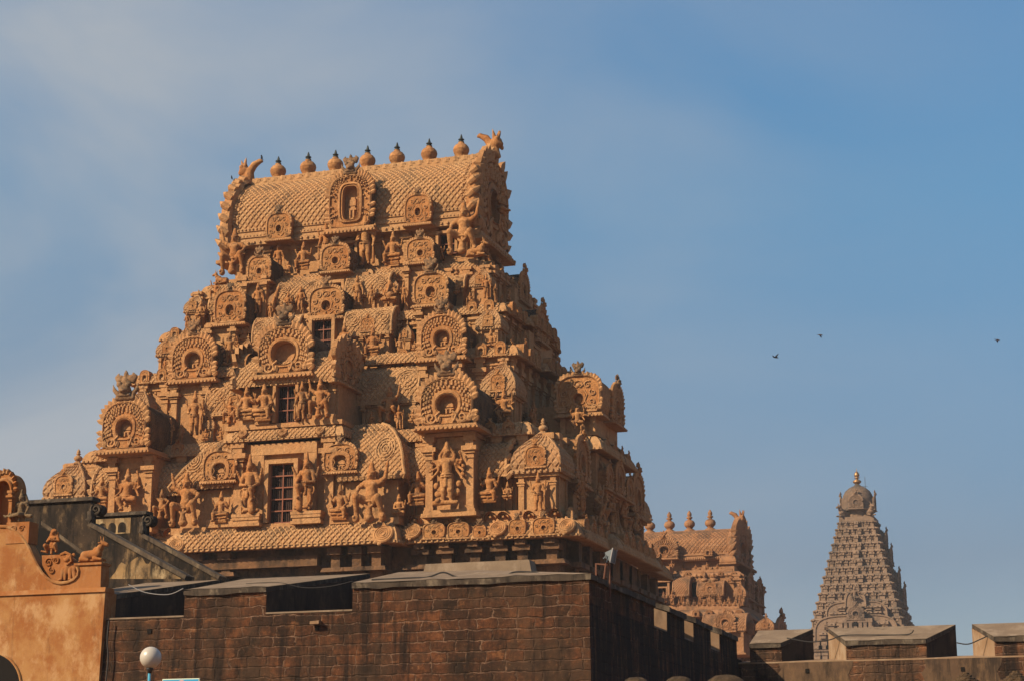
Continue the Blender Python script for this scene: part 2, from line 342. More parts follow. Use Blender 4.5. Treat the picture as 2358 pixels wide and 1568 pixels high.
M['signpink'] = simple('faded_pink_print', (.442, .241, .188), .5, 0, 40, .35)
M['lampmetal'] = simple('grey_floodlight_metal', (.087, .101, .111), .5, .5, 12, .2)
M['rust'] = simple('rusty_steel', (.107, .039, .020), .8, .2, 16, .4)
M['bird'] = simple('black_feathers', (.008, .007, .009), .6)
M['birdgrey'] = simple('brown_grey_feathers', (.047, .034, .037), .7)
M['boulder'] = stucco('rough_brown_stone', (.114, .070, .037), (.074, .047, .027), (.174, .114, .067), (.020, .016, .012), .08, .0, 3)

# ------------------------------------------------------------------ carved figures: one smooth skin grown round joints
def sculpt(prims, h, k=.022):
    lo = np.full(3, 9e9); hi = -lo; bb = []
    for p in prims:
        if p[0] == 'c': a, b = np.array(p[1]), np.array(p[2]); r = max(p[3], p[4]); l, u = np.minimum(a, b)-r, np.maximum(a, b)+r
        elif p[0] == 'e': c, r = np.array(p[1]), np.array(p[2]); l, u = c-r, c+r
        else: c = np.array(p[1]); r = p[3]+p[4]; l, u = c-r, c+r
        bb.append((l, u)); lo = np.minimum(lo, l); hi = np.maximum(hi, u)
    lo = lo-2.5*h; hi = hi+2.5*h; n = np.ceil((hi-lo)/h).astype(int)+1; S = np.full(n, .5)
    ax = [lo[i]+h*np.arange(n[i]) for i in range(3)]
    for p, (l, u) in zip(prims, bb):
        i0 = np.clip(((l-lo)/h-3-k/h).astype(int), 0, n-1); i1 = np.clip(((u-lo)/h+4+k/h).astype(int), 1, n)
        X, Y, Z = np.meshgrid(*[ax[i][i0[i]:i1[i]] for i in range(3)], indexing='ij'); Q = np.stack([X, Y, Z], -1)
        if p[0] == 'c':
            a, b = np.array(p[1], float), np.array(p[2], float); ab = b-a; t = np.clip((Q-a)@ab/max(ab@ab, 1e-9), 0, 1)
            d = np.linalg.norm(Q-a-t[..., None]*ab, axis=-1)-(p[3]+t*(p[4]-p[3]))
        elif p[0] == 'e':
            q = Q-np.array(p[1]); r = np.array(p[2]); k0 = np.linalg.norm(q/r, axis=-1); k1 = np.linalg.norm(q/r**2, axis=-1); d = k0*(k0-1)/np.maximum(k1, 1e-6)
        else:
            q = Q-np.array(p[1]); axn = np.array(p[2], float); axn /= np.linalg.norm(axn); w = q@axn; d = np.hypot(np.linalg.norm(q-w[..., None]*axn, axis=-1)-p[3], w)-p[4]
        sl = tuple(slice(i0[i], i1[i]) for i in range(3)); A = S[sl]; hh = np.clip(.5+.5*(d-A)/k, 0, 1); S[sl] = d*(1-hh)+A*hh-k*hh*(1-hh)
    # surface nets
    c8 = [S[i:n[0]-1+i, j:n[1]-1+j, l:n[2]-1+l] for i in (0, 1) for j in (0, 1) for l in (0, 1)]
    ins = sum((c < 0).astype(int) for c in c8); act = (ins > 0) & (ins < 8); vid = np.full(act.shape, -1); vid[act] = np.arange(act.sum())
    cs = [c[act] for c in c8]; pos = np.zeros((act.sum(), 3)); cnt = np.zeros(act.sum()); off = [np.array((i, j, l), float) for i in (0, 1) for j in (0, 1) for l in (0, 1)]
    for a in range(8):
        for b in range(a+1, 8):
            if np.abs(off[a]-off[b]).sum() != 1: continue
            m = (cs[a] < 0) != (cs[b] < 0); t = np.where(m, cs[a]/np.where(m, cs[a]-cs[b], 1), 0)
            pos += m[:, None]*(off[a]+t[:, None]*(off[b]-off[a])); cnt += m
    V = lo+h*(np.argwhere(act)+pos/cnt[:, None]); F = []
    for d in range(3):
        e, g = (d+1) % 3, (d+2) % 3; s0 = [slice(1, -1)]*3; s1 = [slice(1, -1)]*3; s0[d] = slice(0, n[d]-1); s1[d] = slice(1, n[d])
        A = S[tuple(s0)] < 0; B = S[tuple(s1)] < 0
        for m, rev in ((A & ~B, False), (~A & B, True)):
            I = np.argwhere(m)
            if not len(I): continue
            I[:, e] += 1; I[:, g] += 1; q = []
            for de, dg in ((0, 0), (-1, 0), (-1, -1), (0, -1)):
                J = I.copy(); J[:, e] += de; J[:, g] += dg; q.append(vid[J[:, 0], J[:, 1], J[:, 2]])
            q = np.stack(q, 1); F.append(q[:, ::-1] if rev else q)
    mb = MB(); mb.add(V, np.concatenate(F)); return mb
def fig(arms, legs, hip=.46, hx=0, lx=0, belly=0, crown=.19, extra=(), tilt=0, female=False):
    hz = hip; ch = np.array((hx+lx, -.005, hz+.235)); nk = ch+(tilt*.3, -.005, .095); hd = nk+(tilt, -.018, .072); P = []
    K = 1.2
    c = lambda a, b, r, s: P.append(('c', tuple(a), tuple(b), r*K, s*K)); e = lambda a, r: P.append(('e', tuple(a), tuple(x*1.13 for x in r))); t = lambda a, n, R_, r: P.append(('t', tuple(a), n, R_*1.15, r*1.1))
    e((hx, 0, hz), (.098, .072, .068)); c((hx, 0, hz+.02), ch, .068+belly, .074); e(ch+(0, .0, .02), (.108, .068, .075)); e((hx, -.03-belly*.6, hz+.08), (.07+belly, .055+belly, .07+belly))
    for s in (-1, 1): e(ch+(s*.045, -.048, .02), (.042, .03+.02*female, .036)); c(ch+(s*.06, 0, .055), ch+(s*.115, .005, .05), .04, .04)
    c(ch+(0, 0, .06), hd, .036, .036); e(hd, (.052, .056, .066)); c(hd+(0, -.052, .012), hd+(0, -.068, -.01), .009, .014); e(hd+(0, -.05, -.032), (.02, .012, .008))
    for s in (-1, 1):
        e(hd+(s*.056, .005, -.006), (.013, .02, .032)); e(hd+(s*.062, 0, -.05), (.018, .018, .022)); e(hd+(s*.02, -.05, .012), (.011, .008, .007))
    t(hd+(0, 0, .045), (0, -.25, 1), .05, .015); z = .055; r = .05
    while z < crown-.02:
        c(hd+(0, .004, z), hd+(0, .006, z+.02), r, r*.9); r *= .84; z += .034
    e(hd+(0, .006, z+.005), (.013, .013, .02))
    t(ch+(0, -.01, .062), (0, -.55, 1), .062, .013); t(ch+(0, -.035, .02), (0, -1, .6), .058, .009)
    t((hx, 0, hz+.045), (0, -.1, 1), .083, .016); t((hx, -.002, hz+.005), (0, -.1, 1), .094, .014); c((hx, -.075, hz+.03), (hx+.01, -.09, hz-.16), .022, .03)
    for a in arms:
        s, el, ha = a[0], np.array(a[1]), np.array(a[2]); rr = a[3] if len(a) > 3 else 1; sh = ch+(s*.118, .004, .046)
        c(sh, el, .037*rr, .029*rr); c(el, ha, .029*rr, .019*rr); dv = (ha-el)/max(np.linalg.norm(ha-el), .01); t(ha-dv*.012, dv, .019*rr, .008); t(sh*.55+el*.45, (el-sh), .033*rr, .009)
        e(ha+dv*.028, (.021, .019, .028)); c(ha+dv*.04, ha+dv*.07+(0, -.008, 0), .013, .009); c(ha+dv*.02, ha+dv*.045+(-s*.024, -.01, 0), .01, .008)
    for l in legs:
        s, kn, an = l[0], np.array(l[1]), np.array(l[2]); hj = np.array((hx+s*.052, 0, hz-.02)); c(hj, kn, .064, .047); c(kn, an, .046, .027); t(an+(kn-an)*.15, kn-an, .027, .01)
        toe = np.array(l[3]) if len(l) > 3 else an+(s*.02, -.075, -.012); c(an, toe, .026, .02); t(kn*.8+hj*.2, kn-hj, .048, .008)
    return P+list(extra)
def C(a, b, r, s): return ('c', a, b, r, s)
def El(a, r): return ('e', a, r)
def To(a, n, R_, r): return ('t', a, n, R_, r)
slab = lambda x, z, w, hgt: [C((x-w, -.02, z), (x+w, -.02, z), hgt, hgt), C((x-w, -.07, z), (x+w, -.07, z), hgt, hgt)]
lotus = [C((-.19, -.05, .14), (.19, -.05, .14), .04, .04), C((-.19, -.1, .14), (.19, -.1, .14), .035, .035), C((-.15, -.05, .06), (.15, -.05, .06), .05, .05), C((-.18, -.06, .015), (.18, -.06, .015), .025, .025)]
up4 = [(-1, (-.2, .03, .66), (-.225, -.02, .82), .85), (1, (.2, .03, .66), (.225, -.02, .82), .85)]
POSE = {}
POSE['stand'] = fig([(-1, (-.185, .0, .575), (-.14, -.1, .53)), (1, (.19, .02, .57), (.215, -.02, .43))], [(-1, (-.06, -.03, .25), (-.065, .0, .03)), (1, (.085, -.04, .25), (.09, .0, .03))], .47, .01, -.012)
POSE['stand_four'] = fig([(-1, (-.185, .0, .575), (-.11, -.11, .55)), (1, (.19, .02, .57), (.2, -.05, .44))]+up4, [(-1, (-.055, -.03, .25), (-.055, .0, .03)), (1, (.075, -.04, .25), (.085, .0, .03))], .47, -.01, .012,
    extra=[C((.2, -.05, .42), (.2, -.03, .04), .02, .035)], crown=.24)
POSE['guard'] = fig([(-1, (-.19, .02, .62), (-.25, -.03, .77)), (1, (.2, .02, .62), (.26, -.05, .79)), (-1, (-.18, -.04, .54), (-.03, -.15, .52)), (1, (.2, -.03, .56), (.16, -.14, .5))],
    [(-1, (-.085, -.04, .25), (-.08, 0, .03)), (1, (.11, -.17, .44), (.1, -.1, .23), (.12, -.18, .22))], .46, -.02, .015, crown=.27,
    extra=[C((.1, -.1, .2), (.1, -.09, .03), .055, .07), To((.02, -.06, .2), (.2, -1, .1), .15, .022), El((-.02, -.06, .05), (.09, .06, .045)), El((.19, -.05, .04), (.05, .05, .04)), To((-.1, -.02, .38), (.4, -1, 0), .09, .016), C((.0, .05, .9), (.1, .06, .62), .08, .07), C((.0, .05, .9), (-.1, .06, .62), .08, .07)])
POSE['seated'] = fig([(-1, (-.185, -.01, .40), (-.17, -.13, .33)), (1, (.19, .0, .41), (.17, -.12, .44))]+[(s, (s*.2, .03, .47), (s*.245, -.02, .60), .85) for s in (-1, 1)],
    [(1, (.20, -.10, .235), (.02, -.16, .215), (-.06, -.16, .21)), (-1, (-.16, -.17, .24), (-.165, -.16, .04))], .27, .0, 0, extra=lotus, crown=.21)
POSE['squat'] = fig([(1, (.225, -.02, .63), (.265, -.04, .82)), (-1, (-.22, .0, .50), (-.21, -.11, .39))], [(-1, (-.195, -.17, .335), (-.215, -.07, .04)), (1, (.165, -.18, .31), (.215, -.06, .04))], .275, 0, 0, .012,
    extra=[C((-.06, -.12, .2), (0, -.13, .15), .022, .026), C((.06, -.12, .2), (0, -.13, .15), .022, .026), C((0, -.12, .17), (0, -.11, .07), .03, .06), C((0, -.1, .05), (0, -.1, .02), .06, .08), C((-.215, -.09, .0), (-.215, -.09, .02), .055, .055), C((.215, -.08, 0), (.215, -.08, .02), .055, .055), El((.15, .04, .55), (.05, .04, .05)), To((0, .03, .66), (0, 1, 0), .085, .018)], crown=.18)
fan = [(s, (s*(.17+.03*k), .04, .60+.055*k), (s*(.27-.01*abs(k-1)), -.01, .48+.125*k), .7) for s in (-1, 1) for k in range(4)]
POSE['many_armed'] = fig(fan+[(s, (s*.13, .0, .85), (s*.03, .0, 1.02), .85) for s in (-1, 1)], [(-1, (-.05, -.03, .25), (-.06, 0, .05)), (1, (.08, -.05, .26), (.09, 0, .05))], .48, 0, 0,
    extra=[El((-.16, .02, .2), (.07, .04, .06)), El((.17, .02, .22), (.07, .04, .07)), El((-.2, .02, .34), (.05, .04, .06)), El((.21, .02, .36), (.05, .04, .06)), C((-.2, -.06, .03), (.2, -.06, .035), .045, .035), El((-.13, -.09, .07), (.05, .05, .045)),
           El((-.28, .02, .5), (.04, .03, .05)), El((.28, .02, .52), (.04, .03, .05)), El((-.29, .02, .66), (.035, .03, .04)), El((.29, .02, .67), (.035, .03, .04))], crown=.2)
POSE['many_seated'] = fig([(s, (s*(.18+.02*k), .03, .28+.05*k), (s*(.26-.02*abs(k-1)), -.02, .2+.14*k), .75) for s in (-1, 1) for k in range(4)], [(1, (.2, -.1, .09), (.0, -.16, .08)), (-1, (-.16, -.12, .1), (-.05, -.12, -.12))], .13, extra=[C((-.18, -.05, .02), (.18, -.05, .02), .04, .04)], crown=.2)
POSE['lotus'] = fig([(s, (s*.17, -.02, .23), (s*.05, -.14, .2)) for s in (-1, 1)]+[(s, (s*.19, .02, .31), (s*.22, -.02, .42), .8) for s in (-1, 1)], [(s, (s*.18, -.09, .085), (-s*.04, -.15, .075)) for s in (-1, 1)], .11, extra=[C((-.16, -.06, .02), (.16, -.06, .02), .045, .045)], crown=.18)
POSE['elephant_headed'] = fig([(s, (s*.2, -.02, .26), (s*.14, -.13, .22)) for s in (-1, 1)]+[(s, (s*.21, .02, .34), (s*.25, -.02, .46), .9) for s in (-1, 1)], [(s, (s*.2, -.1, .09), (s*.02, -.16, .08)) for s in (-1, 1)], .12, belly=.045, crown=.14,
    extra=[El((0, -.03, .52), (.075, .07, .08))]+[El((s*.1, 0, .52), (.055, .018, .065)) for s in (-1, 1)]+[C((0, -.09, .5), (-.01, -.13, .38), .035, .028), C((-.01, -.13, .38), (-.04, -.15, .28), .028, .022), C((-.04, -.15, .28), (-.09, -.16, .27), .022, .018), C((-.15, -.05, .02), (.15, -.05, .02), .05, .05)])
POSE['bull'] = [C((-.3, 0, .22), (.18, 0, .26), .15, .15), El((.12, 0, .4), (.12, .09, .09)), C((.18, 0, .32), (.33, 0, .58), .12, .09), C((.33, 0, .6), (.5, 0, .54), .09, .06), C((.32, .06, .66), (.30, .1, .82), .03, .015), C((.32, -.06, .66), (.30, -.1, .82), .03, .015),
    El((.26, -.11, .6), (.05, .03, .03)), C((.1, -.12, .1), (.38, -.14, .06), .06, .045), C((-.35, -.12, .1), (-.08, -.17, .05), .09, .05), C((-.43, 0, .25), (-.47, -.02, .04), .03, .03), C((.1, .12, .1), (.38, .12, .06), .06, .045), To((.26, 0, .45), (.5, 0, .8), .1, .02), El((-.1, 0, .03), (.45, .17, .05))]
POSE['peacock'] = [C((0, 0, .35), (.02, -.02, .5), .11, .09), C((.02, -.03, .5), (.1, -.05, .7), .05, .035), El((.11, -.06, .73), (.045, .04, .04)), C((.14, -.07, .73), (.18, -.08, .71), .015, .008), C((-.02, .02, .4), (.14, .05, .95), .1, .06), C((.14, .05, .95), (.2, .05, 1.12), .06, .03)] + \
    [(p[0], tuple(np.array(p[1])*.5+(-.03, -.12, .0)), tuple(np.array(p[2])*.5+((-.03, -.12, .0) if p[0] == 'c' else 0)), *[x*.5 for x in p[3:]]) if p[0] != 't' else ('t', tuple(np.array(p[1])*.5+(-.03, -.12, 0)), p[2], p[3]*.5, p[4]*.5) for p in POSE['stand']]
POSE['crest'] = [El((0, -.08, .33), (.22, .2, .17)), El((0, -.22, .28), (.12, .12, .08)), El((-.17, -.16, .5), (.105, .1, .11)), El((.17, -.16, .5), (.105, .1, .11)), El((0, -.05, .62), (.13, .1, .14)), El((0, -.04, .82), (.09, .07, .17)), C((0, -.04, .9), (0, -.05, 1.02), .05, .015),
    El((-.2, -.02, .72), (.13, .09, .14)), El((.2, -.02, .72), (.13, .09, .14)), C((-.27, 0, .62), (-.36, -.02, .76), .09, .06), C((.27, 0, .62), (.36, -.02, .76), .09, .06), C((-.36, -.02, .78), (-.26, -.06, .9), .06, .03), C((.36, -.02, .78), (.26, -.06, .9), .06, .03),
    C((-.28, 0, .2), (-.42, -.02, .35), .09, .07), C((.28, 0, .2), (.42, -.02, .35), .09, .07), C((-.42, -.02, .35), (-.47, -.04, .54), .06, .02), C((.42, -.02, .35), (.47, -.04, .54), .06, .02), C((-.3, -.05, .06), (.3, -.05, .06), .08, .08), C((-.2, -.15, .14), (.2, -.15, .14), .05, .05), El((0, -.2, .43), (.05, .07, .1))]
POSE['ridge_beast'] = [C((.05, 0, .0), (.0, 0, .35), .28, .17), C((0, 0, .35), (-.2, 0, .62), .17, .14), C((-.2, 0, .62), (-.46, 0, .76), .14, .1), C((-.46, 0, .76), (-.56, 0, .74), .09, .06), El((.25, 0, .4), (.24, .22, .22)), El((.42, 0, .34), (.12, .12, .1)), El((.33, -.16, .54), (.09, .09, .09)), El((.33, .16, .54), (.09, .09, .09)),
    C((.2, -.1, .55), (.12, -.14, .9), .1, .03), C((.24, .1, .55), (.32, .12, .92), .11, .03), C((.3, 0, .55), (.42, 0, .86), .09, .03), C((.2, 0, .1), (.34, 0, -.15), .16, .1), El((.44, .12, .22), (.08, .1, .1))]
MESH = {}
def pose_mesh(kind, mat='stucco'):
    if (kind, mat) not in MESH:
        key = (kind, 'mb')
        if key not in MESH:
            h = {'crest': .045, 'ridge_beast': .04, 'bull': .022}.get(kind, .0115)
            mb = sculpt(POSE[kind], h, .03 if kind in ('crest', 'ridge_beast', 'bull') else .008); V = mb.V[0]
            V[:, 2] -= V[:, 2].min(); V /= V[:, 2].max(); MESH[key] = mb
        MESH[(kind, mat)] = MESH[key].mesh(kind+'_carving', M[mat], True)
    return MESH[(kind, mat)]

# ------------------------------------------------------------------ temple elements, front towards -y, base at z = 0
def sup(a, b, n, zc, ph, n2=0):
    c, s = np.cos(ph), np.sin(ph); n = np.where(s < 0, max(n, n2), n); return a*np.sign(c)*np.abs(c)**(2/n), zc+b*np.sign(s)*np.abs(s)**(2/n)
def petal(mb, p, d, L, wd, y, th):
    """Leaf-shaped flame at p, pointing along d (x, z)."""
    n = (-d[1], d[0]); q = lambda a, b, yy: (p[0]+d[0]*a+n[0]*b, yy, p[1]+d[1]*a+n[1]*b)
    V = [q(-L*.5, wd*.55, y), q(-L*.5, -wd*.55, y), q(L*.55, wd*.46, y-th*.3), q(L*.55, -wd*.46, y-th*.3), q(L, wd*.10, y-th*1.1), q(-L*.3, 0, y-th), q(L*.5, 0, y-th*1.2),
         q(-L*.5, wd*.55, y+th*2), q(-L*.5, -wd*.55, y+th*2), q(L*.55, wd*.46, y+th*2), q(L*.55, -wd*.46, y+th*2), q(L, wd*.10, y+th)]
    mb.add(V, [[0, 5, 6, 2], [5, 1, 3, 6], [2, 6, 4], [6, 3, 4], [0, 2, 9, 7], [3, 1, 8, 10], [2, 4, 11, 9], [4, 3, 10, 11]])
def niche_shrine(mb, w, h, y):
    for z0, z1, k, d in ((0, .1, .5, .16), (.1, .42, .30, .1), (.42, .5, .46, .16), (.5, .6, .3, .1), (.6, .84, .42, .15), (.84, .95, .3, .12)): box(mb, -w*k, w*k, y-w*d*1.6, y+.02*w, h*z0, h*z1, w*.03 if z1 > .5 else 0, 0)
    for s in (-1, 1): box(mb, s*w*.2-w*.07, s*w*.2+w*.07, y-w*.34, y-w*.1, h*.1, h*.42)
def gable(parent, loc, w, h, style='A', depth=1.0, crest=.3, rz=0, mat='stucco', petals=True, tiled=True, pscale=1.0, crestmat=None, label=None, name='arched_gable', lite=False, nich=1.0, fill='shrine'):
    mb = MB(); n = {'A': 2.35, 'B': 3.0, 'C': 3.2, 'D': 2.5}[style]; a, b, zc = (w*.43, h*.445, h*.495) if petals and style in 'AC' else (w*.47, h*.475, h*.525)
    na, nb, nn, nz = {'A': (.15*w, .165*h, 2.2, .44*h), 'B': (.10*w, .125*h, 2.2, .42*h), 'C': (.155*w, .285*h, 4, .47*h), 'D': (.2*w, .26*h, 2.6, .34*h)}[style]
    na, nb = na*nich, nb*nich; vr = random.uniform(.9, 1.12)
    ph = np.linspace(0, 2*math.pi, 40 if lite else 64, endpoint=False)+.01; ox, oz = sup(a, b, n, zc, ph, 4.2); nx, nz_ = sup(na, nb, nn, nz, ph)
    low = oz < h*.16; ox = np.where(low, ox*1.06, ox); oz = np.maximum(oz, h*.055)
    def ring(t, y, sc=1.0): return [((1-t)*ox[i]*sc+t*nx[i], y, (1-t)*(zc+(oz[i]-zc)*sc)+t*nz_[i]) for i in range(len(ph))]
    d = w*.055; L = [ring(0, depth), ring(0, d), ring(0, -.2*d), ring(.07, -.55*d), ring(.11, -.3*d), ring(.13, .12*d)]
    if style == 'A': L += [ring(.74, .15*d), ring(.75, -.2*d), ring(.78, -.25*d), ring(.93, -.2*d), ring(.94, .15*d)]
    elif style == 'B': L += [ring(.84, .05*d), ring(.86, -.25*d), ring(.97, -.25*d)]
    elif style == 'C': L += [ring(.66, .35*d), ring(.68, -.4*d), ring(.84, -.6*d), ring(.87, .0*d)]
    else: L += [ring(.6, .1*d), ring(.65, -.6*d), ring(.94, -.6*d)]
    nd = max(w*.16, .2); L += [ring(1, -.4*d), ring(1, nd)]; ngrid(mb, L, True); mb.add(L[-1], [list(range(len(ph)))[::-1]])
    ang = lambda k0, k1, m: np.radians(np.linspace(k0, k1, m))
    if petals:
        m = int({'A': 22, 'B': 22, 'C': 26, 'D': 18}[style]*vr); m = int(m*.6) if pscale > 1.5 else m
        for t in ang(-28, 208, m):
            x, z = sup(a, b, n, zc, np.array(t), 4.2); e = .04; x2, z2 = sup(a, b, n, zc, np.array(t+e), 4.2); tx, tz = x2-x, z2-z; l = math.hypot(tx, tz)+1e-9; dr = np.array((tz/l, -tx/l)); sw = np.array((0, .35)); dr = dr+sw; dr /= np.linalg.norm(dr)
            if random.random() < .04: continue
            petal(mb, (float(x), float(z)), dr, w*(.105 if style in 'AC' else .06)*pscale*random.uniform(.88, 1.1), 2.15*w/m, -.1*d, .42*d*pscale**.5)
    bd = []
    if style in 'AC' and not lite:
        for tt, m in (((.24, 23), (.40, 19), (.56, 16)) if vr > .97 else ((.22, 27), (.34, 24), (.46, 20), (.58, 16))):
            for t in ang(-24, 204, m):
                x, z = sup(a, b, n, zc, np.array(t)); x2, z2 = sup(na, nb, nn, nz, np.array(t)); bd.append((float((1-tt)*x+tt*x2)+random.gauss(0, .003)*w, .05*d+random.gauss(0, .12)*d, float((1-tt)*z+tt*z2)+random.gauss(0, .003)*w))
        beads(mb, bd, (.030*w, .030*w, .034*w) if style == 'A' else (.024*w, .034*w, .021*w))
    elif style in 'BD':
        for s in (-1, 1):
            for cx_, cz_, r_, tr, st in ((.20, .74, .085, 1.3, 1.0), (.31, .55, .075, 1.4, 2.2), (.28, .33, .085, 1.3, 3.5), (.33, .17, .07, 1.3, 0.5))[:4 if not lite else 2]: spiral(mb, (s*cx_*w, cz_*h), r_*w, tr, .017*w, s, st, 14, -.15*d)
            tube(mb, [(s*.12*w, -.1*d, .62*h), (s*.19*w, -.1*d, .5*h), (s*.14*w, -.1*d, .36*h), (s*.2*w, -.1*d, .22*h), (s*.1*w, -.1*d, .14*h)], .014*w, 5)
        ball(mb, (0, -.2*d, .74*h), (.05*w, .03*w, .05*h), 8, 5); ball(mb, (0, -.2*d, .2*h), (.035*w, .03*w, .03*h), 6, 4)
        for s in (-1, 1): tube(mb, [(s*.03*w, -.2*d, .68*h), (s*.10*w, -.2*d, .74*h), (s*.06*w, -.2*d, .83*h), (0, -.2*d, .85*h)], .013*w, 5)
    if style == 'A':
        for s in (-1, 1):
            spiral(mb, (s*.25*w, .19*h), .10*w, 1.4, .024*w, s, 2.6, 18 if not lite else 10, -.1*d); ball(mb, (s*.37*w, -.05*d, .16*h), (.055*w, .035*w, .075*h), 8, 5); petal(mb, (s*.46*w, .12*h), np.array((s*.8, .6)), .09*w, .07*w, 0, .4*d)
            petal(mb, (s*.12*w, .14*h), np.array((-s*.3, .95)), .07*w, .06*w, -.1*d, .4*d); tube(mb, [(s*.1*w, -.3*d, .3*h), (s*.17*w, -.3*d, .23*h), (s*.13*w, -.3*d, .12*h)], .02*w, 5)
    box(mb, -w*.5, w*.5, -.7*d, max(depth*.6, d), 0, h*.055); box(mb, -w*.53, w*.53, -1.2*d, max(depth*.6, d)+.1*d, -h*.035, -.002)
    k = 8 if lite else 14; beads(mb, [(w*(-.48+.96*i/(k-1)), -1.25*d, -h*.012) for i in range(k)], (.022*w, .022*w, .022*w))
    VT = []
    if depth > 1.2 and tiled:
        m = ox > 0; order = np.argsort(oz[m]); pr = np.stack([ox[m][order], oz[m][order]], 1); g, Ls = prof_interp(pr)
        for s in (-1, 1):
            vt = MB(); VT.append(vt)
            def f(aa, ss):
                q, t = g(ss); return np.stack([s*q[..., 0], .1+aa, q[..., 1]], -1), np.stack([s*t[..., 1], 0*aa, -t[..., 0]], -1)
            tiles(vt, f, depth-.15, Ls, max(.26, w*.075), .035)
    o = mb.build(name, M[mat], parent, label=label); o.location = loc; o.rotation_euler = (0, 0, rz)
    for vt in VT: vt.build('vault_tiles', M['stucco_mouldy' if mat == 'stucco' else mat], o)
    if not lite:
        if fill == 'shrine': s = MB(); niche_shrine(s, na*1.15/nich, nb*1.45/nich, nd-.02*w); q = s.build('niche_shrine', M[mat], o); q.location = (0, 0, nz-nb*.95)
        elif fill: link_mesh('niche_figure', pose_mesh(fill, mat), o, (0, nd-.04*w, nz-nb*.95), 0, (nb*1.7,)*3)
    if crest: link_mesh('crest', pose_mesh('crest', crestmat or ('stucco_old' if not lite else mat)), o, (0, .0, h*.95), 0, (crest*1.0,)*3)
    return o
def pilaster(mb, x, y0, z0, z1, w, d=.25, cap=True):
    box(mb, x-w/2, x+w/2, y0-d, y0, z0, z1); h = z1-z0
    box(mb, x-w*.62, x+w*.62, y0-d*1.25, y0, z0, z0+h*.07); box(mb, x-w*.6, x+w*.6, y0-d*1.3, y0, z0+h*.70, z0+h*.745); box(mb, x-w*.75, x+w*.75, y0-d*1.6, y0, z0+h*.765, z0+h*.80)
    if cap:
        box(mb, x-w*1.05, x+w*1.05, y0-d*2.1, y0, z0+h*.80, z0+h*.86); box(mb, x-w*.55, x+w*.55, y0-d*1.7, y0, z0+h*.86, z1); box(mb, x-w*.8, x+w*.8, y0-d*1.9, y0, z0+h*.93, z1+.003)
def pavilion(parent, loc, w, h, depth, mat='stucco', rz=0, name='pillared_bay'):
    mb = MB(); box(mb, -w*.42, w*.42, 0, depth, 0, h)
    for s in (-1, 1): pilaster(mb, s*w*.37, 0, h*.06, h, w*.13, .22)
    box(mb, -w*.5, w*.5, -.35, depth*.98, -.02, h*.045); box(mb, -w*.47, w*.47, -.27, depth*.97, h*.045, h*.085); box(mb, -w*.25, w*.25, -.06, .1, h*.85, h*.92); box(mb, -w*.46, w*.46, -.3, depth*.99, h*1.003, h*1.05)
    o = mb.build(name, M[mat], parent); o.location = loc; o.rotation_euler = (0, 0, rz); return o
FINIAL = [(0.001, 0), (.42, 0), (.5, .06), (.36, .12), (.22, .17), (.3, .22), (.44, .30), (.46, .40), (.36, .5), (.16, .56), (.14, .6), (.26, .64), (.26, .68), (.12, .72), (.2, .77), (.18, .86), (.05, .97), (.001, 1)]
def finial_mesh(mat):
    if ('fin', mat) not in MESH:
        mb = MB(); lathe(mb, FINIAL, n=12); MESH[('fin', mat)] = mb.mesh('finial_mesh', M[mat], True)
    return MESH[('fin', mat)]
def kuta(parent, loc, w, hb, hd, rz=0, mat='stucco', d=None, nasi=True, fin=.9, lite=False, domemat='stucco_pale'):
    d = d or w; mb = MB(); box(mb, -w*.36, w*.36, 0, d*.72, 0, hb)
    if not lite:
        for s in (-1, 1): pilaster(mb, s*w*.31, 0, hb*.05, hb, w*.11, .14, False)
        for k in (.12, .6):
            box(mb, w*.36, w*.36+.1, d*k-.12, d*k+.12, hb*.05, hb)
    box(mb, -w*.42, w*.42, -w*.06, d*.78, -.01, hb*.06); box(mb, -w*.43, w*.43, -w*.08, d*.8, hb*.93, hb*1.0)
    o = mb.build('corner_shrine', M[mat], parent); o.location = loc; o.rotation_euler = (0, 0, rz)
    dm = MB(); hw = w*.5; hdp = d*.5; cy = d*.36
    box(dm, -hw*.99, hw*.99, cy-hdp*.99, cy+hdp*.99, hb*1.003, hb+hd*.10)
    beads(dm, [(-hw+2*hw*(i+.5)/9, cy-hdp, hb+hd*.05) for i in range(9)]+[(hw, cy-hdp+2*hdp*(i+.5)/9, hb+hd*.05) for i in range(9)], w*.035)
    pr = [(.03*w, hb+hd*.1), (0, hb+hd*.2), (.01*w, hb+hd*.34), (.05*w, hb+hd*.48), (.13*w, hb+hd*.62), (.24*w, hb+hd*.76), (.36*w, hb+hd*.9), (.45*w, hb+hd*1.02)]
    dome(dm, 0, cy, hw*.96, hdp*.96, pr, w*.16, w*.02, (0, 1, 3) if not lite else (0,))
    for s in (-1, 1): tube(dm, [(s*(hw*.96-i), cy-(hdp*.96-i), z) for i, z in pr], w*.02, 5)
    q = dm.build('dome', M[domemat] if domemat else M[mat], o)
    if fin: link_mesh('finial', finial_mesh(domemat or mat), o, (0, cy, hb+hd*.97), 0, (w*.22*fin, w*.22*fin, hd*.42*fin))
    if nasi: gable(o, (0, cy-hdp*1.0-.04, hb+hd*.12), w*.42, hd*.48, 'B', w*.2, w*.17, 0, mat, lite=True)
    return o
